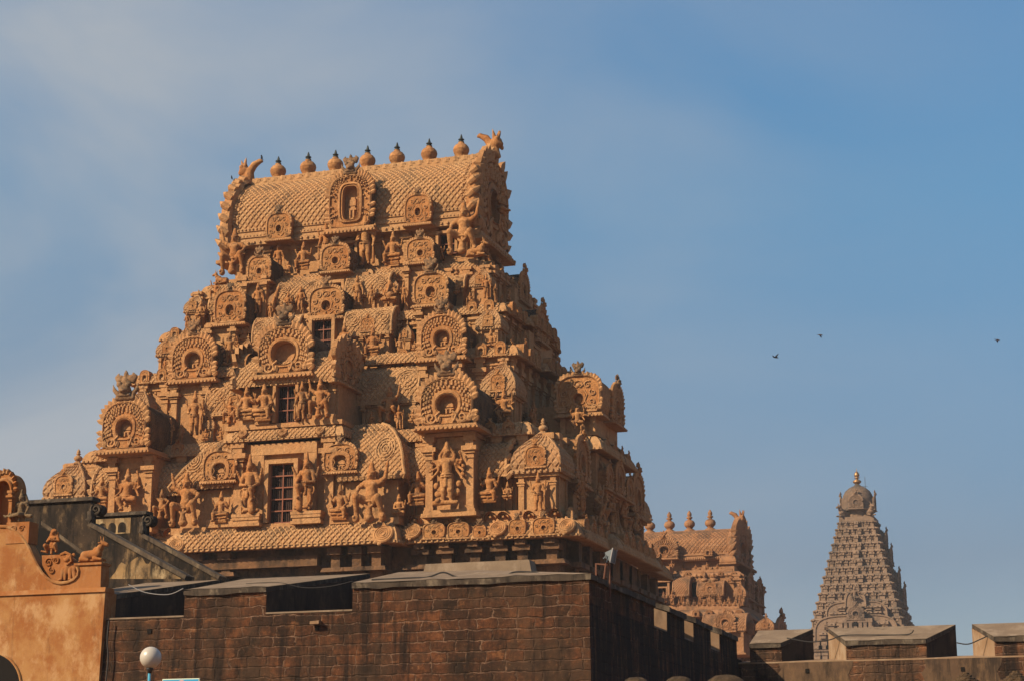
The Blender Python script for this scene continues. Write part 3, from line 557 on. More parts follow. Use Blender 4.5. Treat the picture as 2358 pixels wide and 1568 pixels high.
def shala(parent, loc, w, d, hb, hr, mat='stucco', rz=0, nasi=.0, ends='spiral', lite=False, npil=4, pitch=.26):
    mb = MB(); box(mb, -w*.45, w*.45, 0, d*.9, 0, hb)
    for i in range(npil): pilaster(mb, -w*.41+w*.82*i/max(npil-1, 1), 0, hb*.05, hb, w*.05, .14, not lite)
    box(mb, -w*.48, w*.48, -.2, d*.95, -.02, hb*.06); box(mb, -w*.47, w*.47, -.16, d*.93, hb*.94, hb)
    o = mb.build('oblong_shrine', M[mat], parent); o.location = loc; o.rotation_euler = (0, 0, rz); rb = MB()
    box(rb, -w*.5, w*.5, -.3, d, hb*1.002, hb+hr*.10); k = int(w/.24); beads(rb, [(-w*.5+w*(i+.5)/k, -.3, hb+hr*.05) for i in range(k)], .06)
    yc = d*.45; hdp = yc+.26; pr = [(yc-hdp*f, hb+hr*z) for f, z in ((1, .1), (1.03, .25), (1.0, .45), (.88, .66), (.66, .84), (.38, .96), (0.0, 1.0))]
    barrel(rb, -w*.5, w*.5, pr, pitch, .045)
    for s in (-1, 1):
        tube(rb, [(s*w*.5, y, z) for y, z in pr], .09, 6)
        if ends == 'spiral':
            f, Ls = sheet_x(0, pr)
            for r_ in (.27, .19, .10):
                pts = []
                for t in np.linspace(0, 2*math.pi, 15):
                    aa = s*(w*.5-hr*.30)+math.cos(t)*hr*r_; p, nn = f(np.array(aa), np.array(Ls*.42+math.sin(t)*hr*r_)); pts.append(tuple(p+nn*.05))
                tube(rb, pts, .035, 4)
    rb.build('barrel_roof', M['stucco_tile' if mat == 'stucco' else mat], o)
    if nasi: gable(o, (0, -.32, hb+hr*.12), nasi, nasi*.95, 'D' if nasi > 1 else 'B', .5, nasi*.32, 0, mat, lite=nasi < 1)
    return o
def window(parent, x0, x1, z0, z1, y, cols=2, rows=4, mat='stucco', depth=.5):
    """Deep window: plaster surround, wooden frame and grille, louvres behind."""
    w = x1-x0; f = MB(); t = w*.16
    for a, b, c, d_ in ((x0-t, x0, z0, z1+t), (x1, x1+t, z0, z1+t), (x0, x1, z1, z1+t)): box(f, a, b, y-.12, y+depth, c, d_)
    o = f.build('window', M[mat], parent)
    s = MB(); n = int((z1-z0)/.13)
    box(s, x0, x1, y+depth-.02, y+depth+.05, z0, z1)
    n = max(int(w/.12), 4)
    for i in range(n): box(s, x0+w*i/n, x0+w*(i+.55)/n, y+depth*.72, y+depth*.95, z0, z1)
    s.build('louvre', M['slat'], o); g = MB(); b = w*.032
    for i in range(cols+1): xx = x0+w*i/cols; k = .6 if 0 < i < cols else 1.2; box(g, xx-b*k, xx+b*k, y+depth*.45, y+depth*.6, z0, z1)
    for i in range(rows+1): zz = z0+(z1-z0)*i/rows; box(g, x0, x1, y+depth*.47, y+depth*.58, zz-b*.7, zz+b*.7)
    g.build('grille', M['wood'], o); return o
def cornice(parent, path, z0, z1, proj, name='cornice', mat='stucco', tile=.3, bead=.3, br=.09, th=.05, lab=None):
    mb = MB(); h = z1-z0
    slope = [(proj*1.0, z0+h*.1), (proj*.95, z0+h*.32), (proj*.78, z0+h*.62), (proj*.5, z0+h*.86), (proj*.15, z1)]
    sweep(mb, path, [(-.05, z0+.06*h), (proj*.85, z0), (proj*1.03, z0)]+slope+[(-.4, z1+.01)])
    if tile: sweep_tiles(mb, path, slope, tile, th)
    if bead: sweep_beads(mb, path, proj*1.03, z0+h*.06, bead, br)
    return mb.build(name, M['stucco_tile' if mat == 'stucco' else mat], parent, label=lab)
def mirror_path(half): return [(-u, v) for u, v in half[::-1] if u > 0]+list(half)
# ------------------------------------------------------------------ the first gateway tower
X0, Y0 = -46.952, 100.0
tower = thing('gateway_tower', 'nearest and tallest terracotta gateway tower, crowded with carved figures, round pots along its ridge', 'temple tower', (X0, Y0, 0))
def P(x, y, v): p = ray_at(x, y, Y0+v); return p[0]-X0, p[2]
def span(x0, y0, x1, y1, v):
    ym, xm = (y0+y1)/2, (x0+x1)/2; return (P(x0, ym, v)[0]+P(x1, ym, v)[0])/2, P(x1, ym, v)[0]-P(x0, ym, v)[0], P(xm, y1, v)[1], P(xm, y0, v)[1]
STL = {'squat': 'squatting potbellied guardian with one arm raised', 'guard': 'tall crowned four-armed guardian with one knee raised over a club', 'bull': 'reclining bull', 'peacock': 'peacock standing behind a small figure',
       'many_armed': 'many-armed standing deity with two arms joined overhead', 'elephant_headed': 'seated elephant-headed deity', 'many_seated': 'many-armed seated deity', 'seated': 'four-armed deity seated with one leg hanging', 'lotus': 'small cross-legged seated deity'}
def statue(kind, x0, y0, x1, y1, v, flip=False, mat='stucco', par=None, rz=0, label=None):
    u, w, za, zb = span(x0, y0, x1, y1, v); h = zb-za
    return link_mesh('statue', pose_mesh(kind, mat), par or tower, (u, v, za), rz, ((-h if flip else h), h, h), label or STL.get(kind))
def G(x0, y0, x1, y1, v, style, depth=1.0, crest_top=None, **k):
    u, w, za, zb = span(x0, y0, x1, y1, v); c = 0
    if crest_top is not None: c = max(P((x0+x1)/2, crest_top, v)[1]-zb, .3)+(zb-za)*.05
    return gable(tower, (u, v, za), w, zb-za, style, depth, c, **k)
def walls(u, v0, v1, z0, z1, name='storey_wall', step=1.5, mat='stucco', pw=.42, extra=()):
    mb = MB(); box(mb, -u, u, v0, v1, z0, z1); n = max(int(2*u/step), 2)
    for i in range(n+1): pilaster(mb, -u+.25+(2*u-.5)*i/n, v0, z0+.12, z1-.004, pw, .18)
    m = max(int((v1-v0)/step), 2); sd = MB()
    for i in range(m+1): pilaster(sd, (v0+.25+(v1-v0-.5)*i/m), 0, z0+.12, z1-.004, pw, .18)
    for s in (1, -1): mb.merge(sd, Matrix(((0, -s, 0, s*u), (s, 0, 0, 0 if s > 0 else v0+v1), (0, 0, 1, 0), (0, 0, 0, 1))))
    sweep(mb, [(-u, v1), (-u, v0), (u, v0), (u, v1)], [(.0, z0), (.22, z0), (.22, z0+.16), (.12, z0+.2), (.12, z0+.3), (.0, z0+.34)])
    sweep(mb, [(-u, v1), (-u, v0), (u, v0), (u, v1)], [(.0, z1-.5), (.1, z1-.48), (.1, z1-.36), (.0, z1-.34)])
    for e in extra: box(mb, *e)
    for i in range(n):
        x = -u+.25+(2*u-.5)*(i+.5)/n; q = (2*u-.5)/n; hh = z1-z0; a, c = x-q*.2, x+q*.2; zt = z0+hh*random.uniform(.52, .66)
        for e in ((a-.08, a, z0+.36, zt), (c, c+.08, z0+.36, zt), (a-.16, c+.16, zt, zt+.12), (a-.05, c+.05, zt+.121, zt+.3)): box(mb, e[0], e[1], v0-.16, v0, e[2], e[3])
        box(mb, x-q*.07, x+q*.07, v0-.12, v0, z0+.36, zt-.15); ball(mb, (x, v0-.05, zt-.22), (.14, .12, .16), 6, 4)
    k = int(2*u/.42); beads(mb, [(-u+2*u*(i+.5)/k, v0-.08, z1-.62) for i in range(k)], (.13, .12, .09)); k = int((v1-v0)/.42); beads(mb, [(u+.08, v0+(v1-v0)*(i+.5)/k, z1-.62) for i in range(k)], (.12, .13, .09))
    return mb.build(name, M[mat], tower)
# stone base
mb = MB(); box(mb, -16.3, 16.3, 1.6, 21.6, 0, 16.9); box(mb, -6.2, 6.2, .7, 2, 0, 16.88); box(mb, 16, 17, 7.8, 15.6, 0, 16.88)
for i, u in enumerate([-15.6, -12.8, -11.2, -8.3, 8.2, 9.7, 11.4, 12.9, 14.2, 15.9]):
    box(mb, u-.42, u+.42, 1.15, 1.7, 6, 15.35); box(mb, u-.95, u+.95, .55, 1.7, 15.36, 15.62, .12, .12); box(mb, u-.3, u+.3, 1.1, 1.7, 15.63, 16.2); box(mb, u-.52, u+.52, .8, 1.7, 16.2, 16.5); box(mb, u-.3, u+.3, .6, 1.7, 16.5, 16.78)
for u in (-5.4, -3.6, 3.3, 4.6, 5.8): box(mb, u-.36, u+.36, .25, .8, 6, 15.3); box(mb, u-.75, u+.75, -.25, .8, 15.31, 15.55, .1, .1); box(mb, u-.28, u+.28, .2, .8, 15.56, 16.3); box(mb, u-.42, u+.42, -.1, .8, 16.3, 16.7)
box(mb, -6.6, 2.2, .1, .75, 15.75, 16.35); 
for k in range(9):
    v = 3+k*2.2; box(mb, 16.2, 16.8, v-.4, v+.4, 6, 15.3); box(mb, 16.2, 17.3, v-.85, v+.85, 15.31, 15.6); box(mb, 16.2, 17, v-.3, v+.3, 15.61, 16.8)
for j in range(6): box(mb, -16.5-.0*j, 16.5, 1.42+.002*j, 1.65, 4+j*1.9, 4.18+j*1.9)
mb.build('stone_base', M['basestone'], tower, label='stained dark stone base with worn brackets and capitals below the lowest cornice')
box_d = MB(); box(box_d, -5.2, 1.0, .05, .72, 13.5, 15.2); box_d.build('doorway', M['void'], tower)
# cornice of the base
C1 = mirror_path([(6.3, .6), (6.3, 1.5), (16.6, 1.5), (16.6, 7.6), (17.2, 7.6), (17.2, 15.7), (16.6, 15.7), (16.6, 22)])
C1c = [(-6.3, .55), (6.3, .55)]
wing = [(6.9, 1.5), (16.6, 1.5), (16.6, 7.6), (17.2, 7.6), (17.2, 15.7), (16.6, 15.7), (16.6, 22)]
cornice(tower, wing, 16.8, 17.95, 1.1, tile=.42, bead=.33, br=.1)
cornice(tower, [(-u, v) for u, v in wing[::-1]], 16.8, 17.95, 1.1, tile=.42, bead=.33, br=.1)
cornice(tower, [(-6.3, 2.2), (-6.3, .5), (6.3, .5), (6.3, 2.2)], 16.75, 18.18, 1.05, tile=.36, bead=.36, br=.11, th=.07, lab='broad tiled eave over the porch with a row of knobs')
# end rosettes of the porch eave, plaques on the wing cornice
def rosette(x, y, v, r, parent=tower, name='rosette'):
    u, z = P(x, y, v); mb = MB()
    for k, rr in enumerate((1, .74, .5, .26)): lathe(mb, [(r*rr, 0), (r*rr*.93, .07), (r*rr*.8, .07), (r*rr*.78, .03)], n=18)
    lathe(mb, [(r, -.1), (r, .03), (.001, .03)], n=18)
    for a in np.linspace(R(100), R(260), 8): petal(mb, (r*math.cos(a), r*math.sin(a)), np.array((math.cos(a), math.sin(a))), r*.3, r*.36, 0, .05)
    mb2 = MB()
    for V, F in zip([np.concatenate(mb.V)], [mb.F]):
        V2 = V.copy(); k = np.arange(len(V)) < len(V)-8*12
        V2[k] = np.stack([V[k, 0], -V[k, 2], V[k, 1]], 1); mb2.V = [V2]; mb2.F = F; mb2.n = len(V2)
    o = mb2.build(name, M['stucco'], parent); o.location = (u, v, z); o.rotation_euler = (R(-28), 0, 0); return o
rosette(882, 1228, -.55, .62); rosette(405, 1255, -.55, .55)
for i, (a, b, c, d) in enumerate([(972, 1203, 1026, 1240), (1028, 1201, 1082, 1239), (1088, 1207, 1120, 1238), (1170, 1194, 1212, 1232), (1224, 1190, 1279, 1231)]):
    G(a, b, c, d, .35, 'B', .7, b-16, lite=True, petals=False, name='cornice_plaque', crestmat='stucco_old')
for i, (a, c) in enumerate(((935, 965), (1128, 1165), (1284, 1326))): rosette((a+c)/2, 1222-(a-930)*.035, .38, .5, name='cornice_roundel')
for v in np.arange(2.4, 21, 1.55): gable(tower, (17.55 if not 7.2 < v < 16 else 18.2, v, 16.95), 1.15, 1.05, 'B', .6, .34, R(90), lite=True, petals=False, name='cornice_plaque')
# frieze of small animals above the wing cornice
def frieze(path_pts, z, sz, name='frieze_animal', gap=.75):
    for (ua, va), (ub, vb) in zip(path_pts[:-1], path_pts[1:]):
        L = math.hypot(ub-ua, vb-va); n = max(int(L/(gap*sz)), 1)
        for i in range(n):
            mb = MB(); t = (i+.5)/n; u, v = ua+(ub-ua)*t, va+(vb-va)*t; q = sz*random.uniform(.85, 1.12); k = random.random(); dx, dy = (ub-ua)/L, (vb-va)/L
            if k < .45:
                ball(mb, (u, v, z+.22*q), (.26*q if dx else .2*q, .2*q if dx else .26*q, .24*q), 7, 4); ball(mb, (u+dx*.22*q, v-.1*q, z+.42*q), .15*q, 6, 4); petal(mb, (u-.2*q, z+.4*q), np.array((-.3, .95)), .16*q, .12*q, v, .05)
            elif k < .75:
                for rr in (.36, .22): ngrid(mb, [[(u+math.cos(a)*rr*q*dx-0*dy, v+math.cos(a)*rr*q*dy+yy, z+.12*q+math.sin(a)*rr*q) for a in np.linspace(-.4, math.pi+.4, 10)] for yy in (-.3*q*(1.2-rr), .25)])
                ball(mb, (u, v-.1*q, z+.2*q), .13*q, 6, 4)
            else: box(mb, u-.18*q, u+.18*q, v-.15*q, v+.2*q, z, z+.4*q, .04, .04); ball(mb, (u, v, z+.46*q), .16*q, 6, 4)
            mb.build(name, M['stucco'], tower)
frieze([(7.4, 1.15), (16.5, 1.15)], 17.98, 1.0); frieze([(-16.5, 1.15), (-7.4, 1.15)], 17.98, 1.0); frieze([(16.7, 1.5), (16.9, 7.4), (17.4, 8), (17.4, 15.4), (16.7, 21)], 17.98, 1.2)

# storey 2 (lowest carved storey)
walls(15.7, 2.3, 20.9, 17.9, 23.0, extra=[(-6.9, 6.9, .62, 2.6, 17.9, 20.55), (-3.55, 3.55, .5, 5.0, 17.9, 23.1), (15.5, 16.5, 8.2, 15.1, 17.9, 22.9), (7.5, 16.2, 1.1, 2.5, 17.9, 18.5), (-16.2, -7.5, 1.1, 2.5, 17.9, 18.5), (-7.2, 7.2, .05, .9, 17.9, 18.28)])
window(tower, -.92, .68, 18.33, 21.75, -.02, 2, 5)
mb = MB(); box(mb, -2.2, -1.35, .12, .6, 18.3, 22.35); box(mb, 1.2, 2.0, .12, .6, 18.3, 22.35); box(mb, -2.2, 2.0, .10, .6, 22.351, 23.0)
for u in (-3.05, 2.75): pilaster(mb, u, .55, 18.3, 23.2, .55, .3)
mb.build('door_surround', M['stucco'], tower)
cornice(tower, [(-3.35, 2.5), (-3.35, .45), (3.2, .45), (3.2, 2.5)], 23.18, 23.98, .55, tile=.3, bead=.36, br=.10)
for u in (-2.6, 0, 2.2): rosette(*[{-2.6: 560, 0: 652, 2.2: 738}[u], 994-(u*1.5), -.1, .26])
# hipped tiled roofs either side of the door bay
for s in (-1, 1):
    mb = MB(); Z_ = [20.55, 20.75, 21.2, 21.9, 22.7, 23.4, 23.9, 24.15]; IY = [0, -.12, .0, .25, .6, 1.0, 1.45, 1.8]; IX = [0, -.1, .05, .2, .5, .95, 1.5, 2.1] if s > 0 else [0, -.1, .2, .7, 1.5, 2.4, 3.2, 3.75]
    ngrid(mb, [[(s*3.3, .2+iy, z), (s*(7.4-ix), .2+iy, z), (s*(7.4-ix), 5.2, z)] for ix, iy, z in zip(IX, IY, Z_)]); mb.add([(s*3.3, 2.0, 24.15), (s*(7.4-IX[-1]), 2.0, 24.15), (s*(7.4-IX[-1]), 5.2, 24.15), (s*3.3, 5.2, 24.15)], [[0, 1, 2, 3]])
    g, Ls = prof_interp([(.2+iy, z) for iy, z in zip(IY, Z_)]); gx, Lx = prof_interp([(ix, z) for ix, z in zip(IX, Z_)])
    def f(a, q_):
        q, t = g(q_); x = np.minimum(3.35+a, 7.4-np.interp(q[..., 1], Z_, IX)); return np.stack([s*x, q[..., 0], q[..., 1]], -1), np.stack([0*a, -t[..., 1], t[..., 0]], -1)
    tiles(mb, f, 4.1, Ls, .34, .055)
    def f2(a, q_):
        q, t = gx(q_); y = np.maximum(.3+a, .2+np.interp(q[..., 1], Z_, IY)); return np.stack([s*(7.4-q[..., 0]), y, q[..., 1]], -1), np.stack([s*t[..., 1], 0*a, t[..., 0]], -1)
    tiles(mb, f2, 3.8, Lx, .34, .055); rid = [(s*(7.4-ix), .2+iy, z) for ix, iy, z in zip(IX, IY, Z_)]; tube(mb, rid, .1, 6)
    beads(mb, [(s*(3.5+.3*i), .2+1.22-.1, 23.68) for i in range(9 if s > 0 else 3)], .08)
    for r_ in (.8, .58, .36, .16):
        pts = []
        for t in np.linspace(0, 2*math.pi, 18):
            p, nn = f(np.array(2.75+math.cos(t)*r_*.72), np.array(Ls*.46+math.sin(t)*r_)); pts.append(tuple(p+nn*.06))
        tube(mb, pts, .05, 5)
    sweep_beads(mb, [(s*3.4, .3), (s*7.2, .3)] if s > 0 else [(-7.2, .3), (-3.4, .3)], .16, 20.62, .33, .1)
    mb.build('porch_roof', M['stucco_tile'], tower)
G(466, 1036, 545, 1110, -.02, 'D', 1.2, 1016, tiled=False); G(743, 1020, 823, 1088, -.02, 'D', 1.2, 998, tiled=False)
# pillared bays with the large arched gables, half roofs beside them, corner shrines
for s in (-1, 1):
    pavilion(tower, (s*10.15, .45, 18.2), 3.3, 4.55, 2.6)
    for k in (-1, 1):
        mb = MB(); x0 = s*10.15+k*1.35; xa, xb = min(x0, x0+k*1.75), max(x0, x0+k*1.75)
        pr = [(1.25, 20.5), (1.15, 20.9), (1.2, 21.5), (1.45, 22.1), (1.9, 22.5), (2.5, 22.65)]; barrel(mb, xa, xb, pr, .3, .05, back=False)
        beads(mb, [(xa+(xb-xa)*(i+.5)/6, 1.22, 20.5) for i in range(6)], .09)
        xe = x0+k*1.75; tube(mb, [(xe, y-.06, z) for y, z in pr], .13, 6)
        for y, z in pr: petal(mb, (xe+k*.05, z), np.array((k*.8, .6)), .34, .34, y-.1, .1)
        mb.build('half_roof', M['stucco_tile'], tower)
    kuta(tower, (s*15.05, 1.25, 18.15), 3.0, 2.35, 2.55, domemat='stucco_pale'); kuta(tower, (s*15.05, 18.6, 18.15), 3.0, 2.35, 2.55, d=3.0)
G(228, 915, 345, 1040, -.5, 'A', 4.2, 853); G(958, 860, 1099, 984, -.5, 'A', 4.6, 806, nich=1.12)
# side porch of the storey, seen edge-on to the right: front-facing gable on its roof
pavilion(tower, (15.4, 8.35, 23.95), 2.5, 1.75, 5.0); gable(tower, (15.5, 8.0, 25.15), 2.95, 2.55, 'B', 2.4, .95, 0, tiled=False)
gable(tower, (16.95, 11.65, 25.15), 2.9, 2.5, 'A', 2.2, .9, R(90), pscale=1.2, tiled=False)
cornice(tower, [(13.9, 8.2), (16.3, 8.2), (16.3, 15.1), (13.9, 15.1)], 22.95, 23.9, .75, tile=.34, bead=.3)
for v in (9.2, 11.0, 12.6, 14.2): gable(tower, (16.95, v, 23.0), 1.0, .85, 'B', .5, .3, R(90), lite=True, petals=False, name='cornice_plaque')
for u in (14.7, 15.8): gable(tower, (u, 7.5, 23.05), .8, .75, 'B', .5, .25, 0, lite=True, petals=False, name='cornice_plaque')
for v, h in ((5.2, 3.6), (18, 3.4)): gable(tower, (16.55, v, 20.4), 3.0, 2.9, 'A', 1.2, .9, R(90), lite=True); pavilion(tower, (16.05, v, 18.2), 2.6, 2.2, .6, rz=R(90))
shala(tower, (16.6, 11.65, 18.2), 5.5, 1.0, 2.4, 2.1, rz=R(90), ends='none')
for v, q in ((9.3, 1.6), (11.65, 2.2), (14.0, 1.6)): gable(tower, (17.05, v, 20.75), q, q*.95, 'A', .8, q*.3, R(90), lite=True)

# storey 3
cornice(tower, [(3.4, 2.5), (13.9, 2.5), (13.9, 8.2), (13.9, 15.2), (13.9, 21)], 22.95, 23.8, .62, tile=.34, bead=.3)
cornice(tower, [(-13.9, 20), (-13.9, 2.5), (-3.4, 2.5)], 22.95, 23.8, .62, tile=.34, bead=.3)
for u in (-13, -11.9, -8, 8, 12.0, 13.1): gable(tower, (u, 1.86, 23.0), .8, .8, 'D', .5, .3, lite=True, petals=False, name='cornice_plaque')
walls(12.2, 4.7, 18.6, 23.7, 28.3, extra=[(-3.1, 3.1, .55, 5, 23.9, 26.5), (12, 15.9, 8.8, 14.5, 23.85, 26), (-3.9, 3.6, .0, 3.5, 23.9, 24.16)])
window(tower, -.62, .62, 24.22, 26.42, .02, 2, 3)
mb = MB()
for u in (-2.75, 2.75): pilaster(mb, u, .6, 24.15, 26.5, .4, .2, False)
box(mb, -3.0, -1.0, .0, .7, 24.162, 24.5); box(mb, 1.0, 3.2, .0, .7, 24.162, 24.5)
for s in (-1, 1): box(mb, s*1.0-.12, s*1.0+.12, .38, .6, 24.2, 26.6)
box(mb, -3.0, 3.2, .4, .72, 24.14, 24.17)
mb.build('door_surround', M['stucco'], tower)
mb = MB(); pr = [(-.1, 26.45), (-.16, 26.75), (-.05, 27.3), (.35, 27.95), (1.0, 28.5), (1.9, 28.75)]; barrel(mb, -3.3, 3.05, pr, .3, .05)
k = 18; beads(mb, [(-3.2+6.3*(i+.5)/k, -.12, 26.47) for i in range(k)], .09)
for r_ in (-3.3, 3.05): tube(mb, [(r_, y-.03, z) for y, z in pr], .13, 6); beads(mb, [(r_*1.03, y-.12, z) for y, z in pr], .17)
mb.build('porch_roof', M['stucco_tile'], tower)
G(586, 745, 721, 866, -.25, 'A', 3.4, 698, nich=1.35, fill=None); gable(tower, (3.12, 1.9, 26.45), 3.9, 2.6, 'A', .6, .8, R(90), pscale=1.6); gable(tower, (-3.4, 1.9, 26.45), 3.9, 2.6, 'A', .6, .8, R(-90), pscale=1.6, lite=True)
for s in (-1, 1):
    shala(tower, (s*5.05, 3.7, 24.0), 3.9, 2.4, 1.65, 2.5, nasi=1.0 if s < 0 else 0, pitch=.32); pavilion(tower, (s*8.25, 3.95, 23.95), 3.0, 3.9, 2.4); kuta(tower, (s*11.95, 3.7, 23.9), 2.2, 1.75, 2.2)
    kuta(tower, (s*11.95, 16.6, 23.9), 2.2, 1.75, 2.2); kuta(tower, (s*6.75, 3.45, 23.95), .9, .9, .85, nasi=False, lite=True)
G(389, 768, 499, 878, 3.5, 'A', 3.0, 735); G(961, 718, 1073, 828, 3.5, 'A', 3.2, 685)
pavilion(tower, (12.55, 11.65, 23.9), 3.4, 2.2, .6, rz=R(90))

# storey 4
c4 = [(3.3, 4.6), (6.6, 4.6), (6.6, 4.9), (12.3, 4.9), (12.3, 9.4), (12.8, 9.4), (12.8, 13.9), (12.3, 13.9), (12.3, 18.5)]
cornice(tower, c4, 28.25, 29.0, .6, tile=.32, bead=.3); cornice(tower, [(-u, v) for u, v in c4[::-1]], 28.25, 29.0, .6, tile=.32, bead=.3)
for u in (-11.8, -10.6, -5.6, 5.6, 10.6, 11.8): gable(tower, (u, 4.25, 28.3), .75, .85, 'D', .5, 0, lite=True, petals=False, name='cornice_plaque')
walls(11.2, 6.1, 17.2, 28.95, 31.5, step=1.3, extra=[(-2.6, 2.6, 5.4, 7, 28.95, 32.0), (11, 12, 9.3, 14, 28.95, 31)])
window(tower, -.66, .66, 29.7, 31.65, 4.93, 2, 3, depth=.45)
mb = MB(); box(mb, -1.25, -.78, 5.28, 5.5, 29.2, 32.1); box(mb, .78, 1.25, 5.28, 5.5, 29.2, 32.1); box(mb, -1.4, 1.4, 5.2, 5.5, 29.2, 29.6); box(mb, -1.4, 1.4, 5.25, 5.5, 31.85, 32.15)
mb.build('window_surround', M['stucco'], tower)
for s in (-1, 1):
    shala(tower, (s*3.1, 5.05, 29.1), 3.1, 1.6, 1.2, 1.9, nasi=.95 if s > 0 else 0, pitch=.3); pavilion(tower, (s*7.1, 5.5, 28.95), 2.3, 3.0, 1.5); kuta(tower, (s*10.75, 5.3, 29.0), 1.65, 1.15, 1.5)
    kuta(tower, (s*10.75, 15.6, 29), 1.65, 1.15, 1.5); kuta(tower, (s*5.35, 5.35, 29.0), .85, 1.0, .95, nasi=True, lite=True)
G(492, 668, 566, 748, 5.2, 'B', 2.2, 650, nich=1.25, fill='lotus'); G(950, 628, 1032, 705, 5.2, 'B', 2.2, 592, nich=1.3, fill='lotus'); G(709, 660, 792, 735, 5.0, 'B', 2.6, 634, nich=1.2, fill='lotus')
pavilion(tower, (11.5, 11.65, 28.95), 2.6, 1.9, .6, rz=R(90)); gable(tower, (12.15, 11.65, 30.7), 2.5, 2.3, 'A', 2.0, .85, R(90), lite=True); gable(tower, (11.3, 10.3, 30.2), 1.5, 1.55, 'B', 1.5, .5, 0, lite=True)

# storey 5
c5 = [(2.4, 6.2), (11.2, 6.2), (11.2, 9.8), (11.6, 9.8), (11.6, 13.5), (11.2, 13.5), (11.2, 17)]
cornice(tower, c5, 31.35, 32.0, .5, tile=.28, bead=.28); cornice(tower, [(-u, v) for u, v in c5[::-1]], 31.35, 32.0, .5, tile=.28, bead=.28)
for u in (-10.6, -9.6, -4.4, 4.4, 9.5, 10.6): gable(tower, (u, 5.68, 31.35), .7, .8, 'D', .5, 0, lite=True, petals=False, name='cornice_plaque')
walls(10.1, 7.4, 15.9, 31.95, 34.8, step=1.2, extra=[(-2.2, 2.2, 6.9, 8, 31.95, 35), (9.9, 10.9, 9.8, 13.5, 31.95, 34)])
window(tower, -.6, .6, 32.5, 34.3, 6.42, 2, 3, depth=.45)
for s in (-1, 1):
    shala(tower, (s*2.35, 6.6, 32.0), 2.9, 1.5, 1.3, 1.55, pitch=.28); pavilion(tower, (s*5.55, 6.9, 31.95), 1.9, 3.35, 1.4); kuta(tower, (s*9.75, 6.6, 32.0), 1.4, 1.25, 1.25)
    kuta(tower, (s*9.75, 14.4, 32), 1.4, 1.25, 1.25); shala(tower, (s*7.9, 6.85, 32.0), 1.6, 1.1, 1.3, 1.0, pitch=.26, npil=3); kuta(tower, (s*3.95, 6.5, 32), 1.0, 1.25, 1.05, nasi=False)
    for k in (-1, 0, 1): link_mesh('finial', finial_mesh('stucco'), tower, (s*7.9+k*.42, 7.3, 34.25), 0, (.34, .34, .62))
G(569, 590, 624, 650, 6.6, 'B', 2, 567); G(737, 563, 806, 627, 6.3, 'B', 2.4, 543, fill=None); G(934, 549, 1000, 607, 6.6, 'B', 2, 527)
pavilion(tower, (10.45, 11.65, 32), 2.2, 1.6, .6, rz=R(90)); gable(tower, (10.95, 11.65, 33.4), 2.1, 2.0, 'A', 1.8, .8, R(90), lite=True); gable(tower, (10.3, 10.4, 33.3), 1.25, 1.3, 'B', 1.5, .4, 0, lite=True)

for u, z, v0_, v1_, q in ((12.85, 28.25, 5.6, 18, .95), (11.7, 31.35, 6.9, 16.6, .85), (9.75, 34.75, 8.6, 15, .7)):
    for v in np.arange(v0_, v1_, q*1.35): gable(tower, (u+.12+(.5 if 9.4 < v < 13.8 and z < 34 else 0), v, z+.05), q, q*.95, 'B', .5, q*.4 if int(v*7) % 2 else 0, R(90), lite=True, petals=False, name='cornice_plaque')
for v in (7.3, 9.2, 14.2, 16.0): kuta(tower, (12.2, v, 23.95), 1.25, 1.3, 1.3, R(90), nasi=True, lite=True); kuta(tower, (11.2, v, 29.0), 1.0, 1.0, 1.05, R(90), nasi=False, lite=True)
for x0, y0, x1, y1, v in ((573, 768, 592, 812, 5.95), (940, 744, 962, 792, 5.95), (944, 868, 976, 902, 4.55), (694, 872, 699, 878, 4.6), (470, 790, 484, 840, 4.6), (560, 660, 572, 690, 7.25), (1040, 665, 1066, 690, 7.25)):
    u, w, za, zb = span(x0, y0, x1, y1, v); mb = MB(); box(mb, u-w/2, u+w/2, v-.03, v+.2, za, zb); mb.build('dark_niche', M['void'], tower)  # black boxes on the wall paint the shade of unmodelled recesses
# neck and barrel roof
c6 = [(-9.3, 15.3), (-9.3, 7.9), (-2.0, 7.9), (-2.0, 7.5), (2.0, 7.5), (2.0, 7.9), (9.3, 7.9), (9.3, 15.3)]
cornice(tower, c6, 34.75, 35.35, .45, tile=.26, bead=.26, br=.07)
mb = MB(); box(mb, -9.0, 9.0, 8.1, 15.2, 35.3, 35.6); box(mb, -8.2, 8.2, 9.15, 14.2, 35.6, 38.1); box(mb, -8.6, 8.6, 8.5, 14.8, 35.601, 35.85)
for i in range(9): pilaster(mb, -7.8+15.6*i/8, 9.15, 35.85, 38.05, .4, .18)
sd = MB()
for i in range(4): pilaster(sd, 9.6+4.2*i/3, 0, 35.85, 38.05, .4, .18)
mb.merge(sd, Matrix(((0, -1, 0, 8.2), (1, 0, 0, 0), (0, 0, 1, 0), (0, 0, 0, 1))))
for u in (-5.1, -3.5): box(mb, u-.09, u+.09, 9.0, 9.2, 37.1, 37.35)
mb.build('neck_wall', M['stucco'], tower)
window(tower, -.55, .55, 35.9, 37.5, 8.55, 2, 3, depth=.55); window(tower, 6.25, 7.35, 36.3, 37.55, 8.58, 2, 2, depth=.55)
mb = MB(); YR = 11.65
prR = [(8.62, 39.2), (8.55, 39.9), (8.75, 40.8), (9.15, 41.6), (9.8, 42.3), (10.55, 42.8), (11.1, 43.0), (YR, 43.05)]
barrel(mb, -8.3, 8.3, prR, .40, .075)
def band(mb, y, z0, z1, proj):
    box(mb, -8.5, 8.5, y, 2*YR-y, z0, z1)
